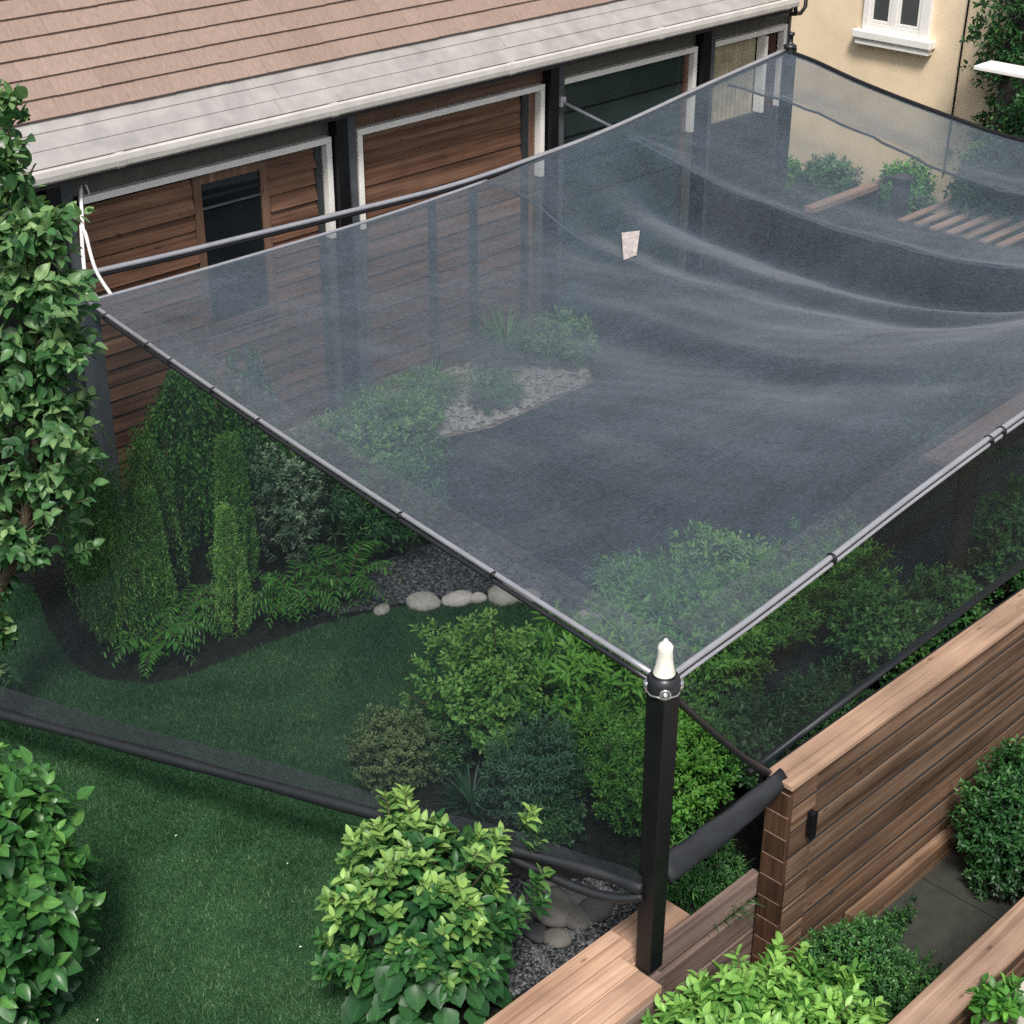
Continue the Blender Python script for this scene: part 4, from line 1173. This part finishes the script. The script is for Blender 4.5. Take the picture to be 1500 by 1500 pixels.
# --- big leaved tree at the left edge
tb = (4.15, 9.95, 0.0)
def pD(px, py, D):
    r = ray(px, py); return np.array(Vector((0, 0, H)) + r*(D/((r.x+r.y)*Q)))
tr = empty('broadleaf_tree', tb, 'tall broad leaved tree rising along the left edge before the house', 'tree')
Lv = Leaves(); tips_all = []
for (px, py, rh, rv, n) in ((6,160,.09,.18,8),(14,240,.13,.18,12),(30,330,.32,.22,38),(62,330,.28,.16,22),(48,420,.36,.26,52),(70,500,.36,.24,50),(30,560,.40,.34,60),(78,610,.34,.24,44),(48,690,.44,.28,60),(30,780,.36,.28,44),(-14,850,.20,.22,22),(-8,930,.14,.2,14),(-6,990,.10,.12,8),(-70,560,.4,.8,60)):
    D = rand_dirs(n, -0.9); f = lump(D, 0.35, 31+py, 3.5); fr_ = rng.uniform(0.25, 1, n)**0.5
    tip = pD(px, py, 10.0) + D*np.array((rh, rh, rv))*(f*fr_)[:, None]; tips_all.append(tip)
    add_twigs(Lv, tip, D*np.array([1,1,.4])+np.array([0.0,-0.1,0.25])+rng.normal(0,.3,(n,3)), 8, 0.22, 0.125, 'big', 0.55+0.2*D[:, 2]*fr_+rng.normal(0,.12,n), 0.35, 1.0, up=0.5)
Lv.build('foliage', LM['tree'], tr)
tips_all = np.concatenate(tips_all)
tk = [tb, (4.3,9.75,.8), (4.62,9.42,1.7), (4.78,9.32,2.5), tuple(pD(40,420,10.05)), tuple(pD(20,260,10.05)), tuple(pD(8,150,10.0))]
m = MB(); m.tube(catmull(tk, 4, False), 0.05, 8, None, 0.008); tkc = np.array(catmull(tk, 6, False))
for i in rng.choice(len(tips_all), 110, replace=False):
    t = Vector(tips_all[i]); k = np.argmin(np.abs(tkc[:, 2]-max(0.3, t.z-0.3))); b_ = Vector(tkc[k])
    m.tube(catmull([b_, b_.lerp(t, .5)+Vector((0,0,.06)), t], 3, False), 0.008, 5, None, 0.003)
m.build('trunk', M['stem'], tr)

# --- glossy hedge shrub at the lower left
shrub('hedge_shrub', 'upright glossy dark green shrub on the lawn in the lower left corner', 'shrub', (3.04,7.17,0), (3.02,7.20,0.93), (.57,.57,.92), 560, 7, 0.18, 0.14, 'big', LM['gloss'], 0.40, 11, 0.10, 2.5, -0.9, 0.6, 0.28, None, 1.0, 0.45, nst=40, tip_tint=0.4, lvar=0.5)
# --- lime tipped shrub in front of the net
lb = (4.72, 5.52, 0.0)
o = empty('lime_shrub', lb, 'lime tipped shrub with big dark lower leaves in front of the net', 'shrub')
Lv = Leaves()
n = 170; D = rand_dirs(n, -0.35); f = lump(D, 0.20, 5, 3); fr_ = rng.uniform(0.68, 1.0, n)+0.09*(rng.random(n) > 0.85)
tip = np.array((4.78, 5.56, 0.68)) + D*np.array((.62, .62, .66))*(f*fr_)[:, None]
hi = np.clip((tip[:, 2]-0.62)/0.55, 0, 1)
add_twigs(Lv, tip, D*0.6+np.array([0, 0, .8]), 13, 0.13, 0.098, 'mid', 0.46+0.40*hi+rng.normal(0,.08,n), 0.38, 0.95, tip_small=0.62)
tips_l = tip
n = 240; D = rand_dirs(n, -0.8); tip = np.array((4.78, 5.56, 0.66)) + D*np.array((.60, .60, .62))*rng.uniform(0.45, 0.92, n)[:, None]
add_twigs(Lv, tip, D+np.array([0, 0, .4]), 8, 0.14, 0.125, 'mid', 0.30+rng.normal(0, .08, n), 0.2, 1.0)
n = 60; a = rng.uniform(3.0, 6.1, n); zz = rng.uniform(0.12, 0.62, n)
P = np.stack([4.78+0.42*np.cos(a), 5.56+0.42*np.sin(a), zz], 1)
A = np.stack([np.cos(a), np.sin(a), np.full(n, -0.75)], 1)+rng.normal(0, .2, (n, 3)); N = np.stack([np.cos(a)*.7, np.sin(a)*.7, np.full(n, 0.9)], 1)
Lv.add('lobed', P, A, N, rng.uniform(0.13, 0.21, n), rng.uniform(0.1, 0.4, n))
Lv.build('foliage', LM['lime'], o)
stems(o, lb, tips_l, 0.012, 0.004, 60)
# --- bright shrub at the bottom
shrub('leafy_shrub', 'bright leafy shrub at the bottom edge between the two fences', 'shrub', (5.9,3.76,-0.6), (5.80,3.84,0.02), (.86,.55,.50), 640, 10, 0.13, 0.098, 'mid', LM['bright'], 0.5, 21, 0.16, 3, -0.5, 0.5, 0.3, None, 0.95, 0.7, nst=26, tip_tint=0.35)
# --- clipped ball
shrub('boxwood_ball', 'round clipped small leaved bush at the foot of the fence end', 'bush', (6.98,3.93,-0.6), (6.98,3.92,-0.22), (.42,.37,.40), 1500, 6, 0.05, 0.030, 'small', LM['box'], 0.5, 22, 0.08, 3, -0.7, 0.65, 0.25, None, 0.9, 0.5, nst=12)
shrub('ground_creeper', 'low straggling creeper beside the paving slab', 'plant', (7.40,3.85,-0.6), (7.36,3.72,-0.52), (.34,.30,.16), 320, 6, 0.06, 0.035, 'small', LM['box'], 0.5, 23, 0.3, 4, -0.1, 0.3, 0.2, None, 0.9, 0.5, nst=14)
shrub('ground_creeper', 'creeper strip between the fence plinth and the paving', 'plant', (7.85,4.2,-0.6), (7.75,4.18,-0.55), (.42,.14,.14), 200, 6, 0.06, 0.032, 'small', LM['box'], 0.35, 24, 0.3, 4, -0.1, 0.3, 0.2, None, 0.9, 0.5, nst=8)
shrub('dense_bush', 'dense dark bush against the fence at the right edge', 'bush', (9.0,3.95,-0.6), (9.05,3.93,-0.12), (.62,.40,.55), 1500, 7, 0.08, 0.048, 'mid', LM['box'], 0.32, 25, 0.12, 3, -0.7, 0.6, 0.25, None, 0.9, 0.5, nst=14)
shrub('corner_sprig', 'leafy sprig over the near fence in the bottom right corner', 'plant', (6.85,2.84,0.24), (6.76,2.90,0.44), (.26,.16,.14), 34, 9, 0.12, 0.085, 'mid', LM['fresh'], 0.4, 26, 0.2, 3, -0.4, 0.4, 0.2, None, 1.0, 0.6, nst=20, inner=False)
shrub('fine_shrub', 'fine leaved dark shrub filling the corner behind the low plank wall', 'shrub', (6.72,5.05,0), (6.72,5.08,.14), (.36,.32,.24), 600, 7, 0.06, 0.045, 'narrow', LM['box'], 0.5, 27, 0.15, 3, -0.5, 0.5, 0.25, None, 0.9, 0.6, nst=8)
blades('grass_clump', 'dark grassy clump behind the low plank wall', 'grass', (6.62,4.98,0.0), 520, 0.26, 0.010, LM['box'], 0.9, 3, 0.34, 0.5)
# --- shrubs just inside the left side net
G1 = 'shrubs in the bed under the net'
shrub('round_shrub', 'brownish green round shrub, leftmost in the bed under the net', 'shrub', (6.0,7.22,0), (6.02,7.2,.33), (.36,.36,.35), 620, 7, 0.06, 0.034, 'small', LM['dull'], 0.65, 31, 0.14, 3, -0.7, 0.55, 0.3, G1, nst=10)
shrub('loose_shrub', 'tall pale green loose shrub in the middle of the bed', 'shrub', (6.75,6.95,0), (6.75,6.95,.58), (.52,.52,.62), 520, 9, 0.12, 0.058, 'mid', LM['bright'], 0.62, 32, 0.24, 3.5, -0.7, 0.5, 0.3, G1, 0.9, 0.8, nst=16)
shrub('strap_shrub', 'yellow green long leaved shrub just below the left rail', 'shrub', (7.55,6.55,0), (7.5,6.55,.58), (.56,.54,.56), 300, 9, 0.16, 0.12, 'narrow', LM['fresh'], 0.75, 33, 0.22, 3, -0.6, 0.5, 0.3, G1, 1.0, 0.7, nst=14)
shrub('dense_shrub', 'bright dense small leaved shrub behind the black post', 'shrub', (6.98,5.58,0), (6.98,5.58,.50), (.52,.46,.53), 1500, 7, 0.07, 0.036, 'small', LM['fresh'], 0.65, 34, 0.15, 3, -0.7, 0.6, 0.3, G1, nst=14)
shrub('dark_shrub', 'bluish dark feathery shrub in front of the pale green one', 'shrub', (6.52,6.25,0), (6.52,6.28,.36), (.40,.38,.40), 680, 8, 0.09, 0.045, 'narrow', LM['blue'], 0.7, 35, 0.2, 3, -0.7, 0.5, 0.3, G1, nst=10)
blades('spiky_plant', 'low spiky bluish plant at the net hem', 'plant', (6.22,6.62,0.0), 150, 0.34, 0.016, LM['blue'], 0.7, 5, 0.05, 0.4, G1)
shrub('low_shrub', 'small green shrub between the spiky plant and the net hem', 'shrub', (6.3,6.05,0), (6.32,6.0,.2), (.26,.26,.2), 260, 7, 0.06, 0.04, 'mid', LM['dark'], 0.6, 36, 0.2, 3, -0.6, 0.5, 0.3, G1, nst=8)
shrub('low_shrub', 'low green shrub squeezed beside the loose shrub and round shrub', 'shrub', (6.35,7.15,0), (6.38,7.12,.2), (.26,.26,.24), 260, 7, 0.06, 0.04, 'mid', LM['dark'], 0.6, 37, 0.2, 3, -0.6, 0.5, 0.3, G1, nst=8)
shrub('low_shrub', 'light feathery shrub between the long leaved shrub and the dense shrub', 'shrub', (7.05,6.2,0), (7.05,6.2,.36), (.34,.32,.38), 420, 8, 0.08, 0.05, 'narrow', LM['fresh'], 0.65, 38, 0.2, 3, -0.6, 0.5, 0.3, G1, nst=8)
# --- planting at the house end of the lawn
G2 = 'plants at the house end of the lawn'
column('weeping_conifer', 'hanging dark green strands of a weeping conifer by the left post', 'conifer', (5.72,10.38,0), .27, 1.72, 80, LM['bright'], 0.05, 'narrow', 0.72, True, G2, 1)
column('weeping_conifer', 'second weeping conifer in front of the wall siding', 'conifer', (6.3,10.5,0), .26, 1.5, 76, LM['bright'], 0.05, 'narrow', 0.72, True, G2, 2)
column('weeping_conifer', 'broad weeping conifer in the middle of the hedge row', 'conifer', (6.95,10.75,0), .40, 1.85, 120, LM['fresh'], 0.055, 'small', 0.55, True, G2, 3)
column('weeping_conifer', 'narrow weeping conifer at the rail end of the hedge row', 'conifer', (7.5,10.75,0), .32, 1.75, 90, LM['box'], 0.055, 'small', 0.8, True, G2, 4)
column('weeping_conifer', 'small weeping conifer in front of the leftmost one', 'conifer', (5.62,9.95,0), .22, 1.25, 60, LM['bright'], 0.045, 'narrow', 0.75, True, G2, 5)
column('columnar_conifer', 'slim pointed conifer column at the lawn corner', 'conifer', (6.42,9.62,0), .17, 1.2, 60, LM['bright'], 0.035, 'narrow', 0.75, False, G2, 6, 6, 0.85)
column('columnar_conifer', 'slim pale green column between the two left weeping conifers', 'conifer', (6.0,10.05,0), .17, 1.35, 60, LM['bright'], 0.036, 'narrow', 0.7, False, G2, 7, 6, 0.7)
column('columnar_conifer', 'tall slim column behind the front fern clump', 'conifer', (5.66,10.25,0), .20, 1.5, 64, LM['bright'], 0.036, 'narrow', 0.7, False, G2, 8, 6, 0.6)
column('columnar_conifer', 'slim column left of the silver leaved shrub', 'conifer', (6.9,10.2,0), .20, 1.45, 64, LM['bright'], 0.036, 'narrow', 0.65, False, G2, 9, 6, 0.6)
shrub('silver_shrub', 'silver leaved shrub behind the slim conifer column', 'shrub', (7.42,10.05,0), (7.4,10.05,.68), (.36,.34,.62), 420, 8, 0.10, 0.045, 'small', LM['silver'], 0.45, 41, 0.25, 3.5, -0.8, 0.4, 0.2, G2, nst=14)
def fern(label, x, y, r, h, seed):
    """fronds: arching stalks with narrow leaflets on both sides"""
    o = empty('fern_clump', (x, y, 0), label, 'fern', G2); rs = np.random.default_rng(seed); Lv = Leaves(); sm_ = MB()
    for i in range(30):
        a = rs.uniform(0, 6.28); L = r*rs.uniform(0.7, 1.15); hh = h*rs.uniform(0.5, 1.1)
        ts_ = np.linspace(0, 1, 15)
        px_ = x+np.cos(a)*L*ts_**1.2; py_ = y+np.sin(a)*L*ts_**1.2; pz_ = hh*np.sin(ts_*2.3)/0.95*0.9
        P = np.stack([px_, py_, np.maximum(pz_, .02)], 1); T = nrm(np.gradient(P, axis=0)); sd_ = np.array((-np.sin(a), np.cos(a), 0))
        sm_.tube([tuple(p) for p in P[::3]], 0.004, 4)
        for sgn in (-1, 1):
            A = sd_*sgn + T[2:]*0.6 + np.array((0, 0, -.25)) + rs.normal(0, .12, (13, 3))
            Lv.add('narrow', P[2:], A, np.tile((0, 0, 1.), (13, 1))+rs.normal(0, .2, (13, 3)), 0.15*r/0.5*(1-0.6*ts_[2:])*rs.uniform(.8, 1.2, 13), np.clip(0.42+rs.normal(0, .12, 13), 0, 1))
    Lv.build('foliage', LM['fresh'], o); sm_.build('stem', M['stem'], o)
fern('arching fern clump right of the slim conifer column', 6.95, 9.5, .46, .42, 1)
fern('wide fern clump beside the gravel', 7.42, 9.42, .48, .42, 2)
fern('low fern clump at the foot of the weeping conifers', 5.75, 9.74, .44, .36, 3)
fern('fern clump at the back between conifers and lawn', 6.1, 9.85, .40, .40, 4)
shrub('bamboo_shrub', 'leafy green shrub under the rail above the gravel', 'shrub', (8.2,9.75,0), (8.15,9.7,.45), (.46,.46,.48), 420, 8, 0.12, 0.085, 'narrow', LM['box'], 0.55, 42, 0.2, 3, -0.7, 0.4, 0.2, G2, nst=12)
shrub('bamboo_shrub', 'dark shrub left of the gravel under the rail', 'shrub', (7.85,10.3,0), (7.85,10.3,.55), (.45,.45,.6), 420, 8, 0.12, 0.07, 'narrow', LM['dark'], 0.6, 43, 0.2, 3, -0.7, 0.4, 0.2, G2, nst=12)
shrub('broad_shrub', 'rounded green shrub seen through the roof net near the rail', 'shrub', (9.15,10.75,0), (9.15,10.75,.42), (.62,.60,.52), 620, 8, 0.1, 0.06, 'mid', LM['bright'], 0.55, 44, 0.2, 3, -0.7, 0.5, 0.2, G2, nst=12)
blades('ornamental_grass', 'tall ornamental grass tuft against the house wall', 'grass', (11.85,11.95,0), 420, 0.85, 0.016, LM['bright'], 0.8, 10, 0.12, 0.5, G2, 7, 0.35)
blades('ornamental_grass', 'short grass tuft in the pale mulch', 'grass', (10.7,11.9,0), 300, 0.55, 0.014, LM['fresh'], 0.9, 11, 0.1, 0.6, G2)
blades('ornamental_grass', 'grass tuft at the left end of the pale mulch', 'grass', (9.75,11.85,0), 300, 0.6, 0.014, LM['fresh'], 0.9, 12, 0.1, 0.55, G2)
for i, (x, y, r, h, k, lab) in enumerate(((9.9,11.35,.38,.55,'narrow','feathery shrub at the left of the pale mulch'),(10.45,11.75,.32,.5,'narrow','feathery tuft against the wall in the pale mulch'),(12.3,11.5,.36,.6,'mid','green shrub at the right end of the pale mulch'),(8.7,11.3,.45,.7,'narrow','feathery shrub before the wall left of the mulch'))):
    shrub('mulch_shrub', lab, 'shrub', (x,y,0), (x,y,h*.52), (r,r,h*.55), 340, 8, 0.12, 0.06, k, LM['bright'], 0.55, 90+i, 0.28, 3, -0.7, 0.4, 0.3, G2, nst=8)
shrub('mulch_shrub', 'small green shrub on the pale mulch', 'shrub', (11.0,11.25,0), (11.0,11.25,.25), (.36,.34,.28), 300, 7, 0.08, 0.05, 'narrow', LM['fresh'], 0.5, 45, 0.2, 3, -0.7, 0.5, 0.2, G2, nst=8)
for i, (x, y, r, h, k, mt, lab) in enumerate(((8.75,6.75,.5,.85,'narrow','fresh','feathery shrub seen through the net corner above the rail'),(9.5,6.95,.5,.8,'mid','bright','pale green shrub far inside the net corner'),(10.1,6.35,.5,.8,'narrow','fresh','feathery shrub under the net beside the right rail'),(9.0,7.5,.42,.55,'narrow','fresh','low feathery shrub at the lawn tip under the net'))):
    shrub('garden_shrub', lab, 'shrub', (x,y,0), (x,y,h*.52), (r,r,h*.55), 460, 8, 0.12, 0.06, k, LM[mt], 0.62, 80+i, 0.28, 3, -0.7, 0.4, 0.3, G1, nst=10)
# --- dark planting behind the right side net
G3 = 'dark shrubs behind the right side net'
for i, (x, y, r, h, k, mt, lab) in enumerate(((7.75,5.55,.42,.62,'mid','dark','dark shrub behind the net, nearest the post'),(8.6,5.35,.40,.55,'narrow','dark','low dark shrub behind the net edge rope'),(8.35,6.15,.5,.85,'mid','fresh','taller green shrub seen under the right rail'),
        (9.5,5.5,.45,.8,'mid','box','leafy shrub left of the tree trunk behind the net'),(10.3,5.4,.42,.7,'small','box','fine leaved shrub at the tree trunk foot'),(11.4,5.5,.5,1.0,'mid','box','leafy shrub right of the tree trunk behind the net'),(12.6,5.4,.5,1.1,'mid','dark','dark shrub at the right end behind the net'),(9.3,6.4,.45,.75,'narrow','fresh','narrow leaved shrub seen through the roof net'))):
    shrub('shade_shrub', lab, 'shrub', (x,y,0), (x,y,h*.52), (r,r*.9,h*.55), 420, 8, 0.1, 0.06, k, LM[mt], 0.72, 50+i, 0.22, 3, -0.7, 0.45, 0.25, G3, nst=10)
tt_ = empty('young_tree', (10.9,5.75,0), 'dark young tree trunk behind the right side net', 'tree')
m = MB(); m.tube(catmull([(10.9,5.75,0),(10.92,5.72,.8),(10.95,5.74,1.6),(11.0,5.72,2.1)], 4, False), 0.10, 9, None, 0.06); m.build('trunk', M['stem'], tt_)
n = 160; D = rand_dirs(n, -0.3); tip = np.array((11.0,5.75,1.72))+D*np.array((.7,.6,.36)); Lv = Leaves(); add_twigs(Lv, tip, D, 7, .12, .08, 'mid', np.full(n, .45)); Lv.build('crown', LM['dark'], tt_)
# --- ivy and hedge at the yellow house
iv = empty('ivy_wall', (19.3,9.3,0), 'tall dense ivy covering the right end of the yellow wall', 'ivy')
Lv = Leaves(); n = 5200
P = np.stack([19.35+rng.uniform(-.35, .4, n), rng.uniform(6.0, 10.75, n), rng.uniform(0.2, 4.6, n)], 1)
P[:, 0] -= 0.22*np.sin(P[:, 1]*3.1)*np.sin(P[:, 2]*2.3); P[:, 1] += 0.22*np.sin(P[:, 2]*2.9)*(P[:, 1] > 9.8)
ax = np.array([-1, 0.35, 0.2])+rng.normal(0, .4, (n, 3))
add_twigs(Lv, P, ax, 6, 0.14, 0.085, 'mid', 0.36+rng.normal(0, .1, n), 0.25, 1.0)
n = 90; P = np.stack([19.75+rng.uniform(-.1, .12, n), 10.75+np.abs(rng.normal(0, .22, n)), rng.uniform(0.8, 2.3, n)], 1)
add_twigs(Lv, P, np.array([-.6, .6, .3])+rng.normal(0, .4, (n, 3)), 6, .14, .085, 'mid', 0.55+rng.normal(0, .1, n), .25, 1.0)
Lv.build('foliage', LM['box'], iv)
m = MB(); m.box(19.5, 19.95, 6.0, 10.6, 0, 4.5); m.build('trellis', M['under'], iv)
G4 = 'bushes along the foot of the yellow wall'
for i, (x, y, r, h, mt, lab) in enumerate(((19.65,10.75,.36,1.3,'bright','light green bush under the ivy edge'),(19.45,11.75,.42,.85,'fresh','low bush under the white window'),(19.2,12.9,.5,.7,'box','low bush left of the white window foot'),(18.95,8.8,.55,1.5,'bright','bright bush in front of the ivy wall'),(18.5,8.0,.75,1.7,'box','dark bush before the ivy at the right edge'),(19.3,13.9,.4,.5,'fresh','smallest bush at the house corner'))):
    shrub('wall_bush', lab, 'bush', (x,y,0), (x,y,h*.52), (r,r,h*.55), 620, 8, 0.12, 0.075, 'mid', LM[mt], 0.5, 60+i, 0.2, 3.5, -0.7, 0.5, 0.25, G4, nst=10)

# --- grass blades on the lawn
nb = 260000
xs_ = np.array([p[0] for p in lawn_poly]); ys_ = np.array([p[1] for p in lawn_poly])
P = np.stack([rng.uniform(1.5, 8.8, nb*2), rng.uniform(4.9, 11.5, nb*2)], 1)
dd = (P[:, 0]+P[:, 1])*Q; ll = (P[:, 0]-P[:, 1])*Q
ok = inside(P[:, 0], P[:, 1], lawn_poly) & (ll > -0.36*dd-0.5) & (dd > 6.4)
P = P[ok][:nb]; n = len(P)
a = rng.uniform(0, 6.28, n); hgt = rng.uniform(0.016, 0.034, n)*(1 + 0.35*np.sin(P[:, 0]*5.1+2*np.sin(P[:, 1]*6.1))*np.sin(P[:, 1]*4.3)); wd = rng.uniform(0.0022, 0.004, n)
lean = rng.normal(0, 0.5, (n, 2))*hgt[:, None]
b0 = np.stack([P[:, 0]-np.cos(a)*wd, P[:, 1]-np.sin(a)*wd, np.full(n, .011)], 1); b1_ = np.stack([P[:, 0]+np.cos(a)*wd, P[:, 1]+np.sin(a)*wd, np.full(n, .011)], 1)
hgt = np.clip(hgt, .012, .05); tp = np.stack([P[:, 0]+lean[:, 0], P[:, 1]+lean[:, 1], .011+hgt], 1)
V = np.stack([b0, b1_, tp], 1).reshape(-1, 3); F = np.arange(3*n).reshape(-1, 3)
pat = 0.45 + 0.14*np.sin(P[:, 0]*2.1+1.3*np.sin(P[:, 1]*1.7)) + 0.12*np.sin(P[:, 0]*6.3+2*np.sin(P[:, 1]*4.1)) + 0.10*np.sin(P[:, 1]*9.1+2*np.sin(P[:, 0]*7.3)) + rng.normal(0, .26, n)
LM['grass'] = leafmat('grass_blade', (0.018,0.056,0.022), (0.048,0.130,0.052), (0.13,0.235,0.10), 0.25, 0.5, 0.0)
o = np_mesh('grass', V, F, LM['grass'], attrs={'tint': np.repeat(np.clip(pat, 0, 1), 3), 'rib': np.ones(3*n)})
tag(o, 'short dense green turf of the lawn', 'grass', kind='stuff')
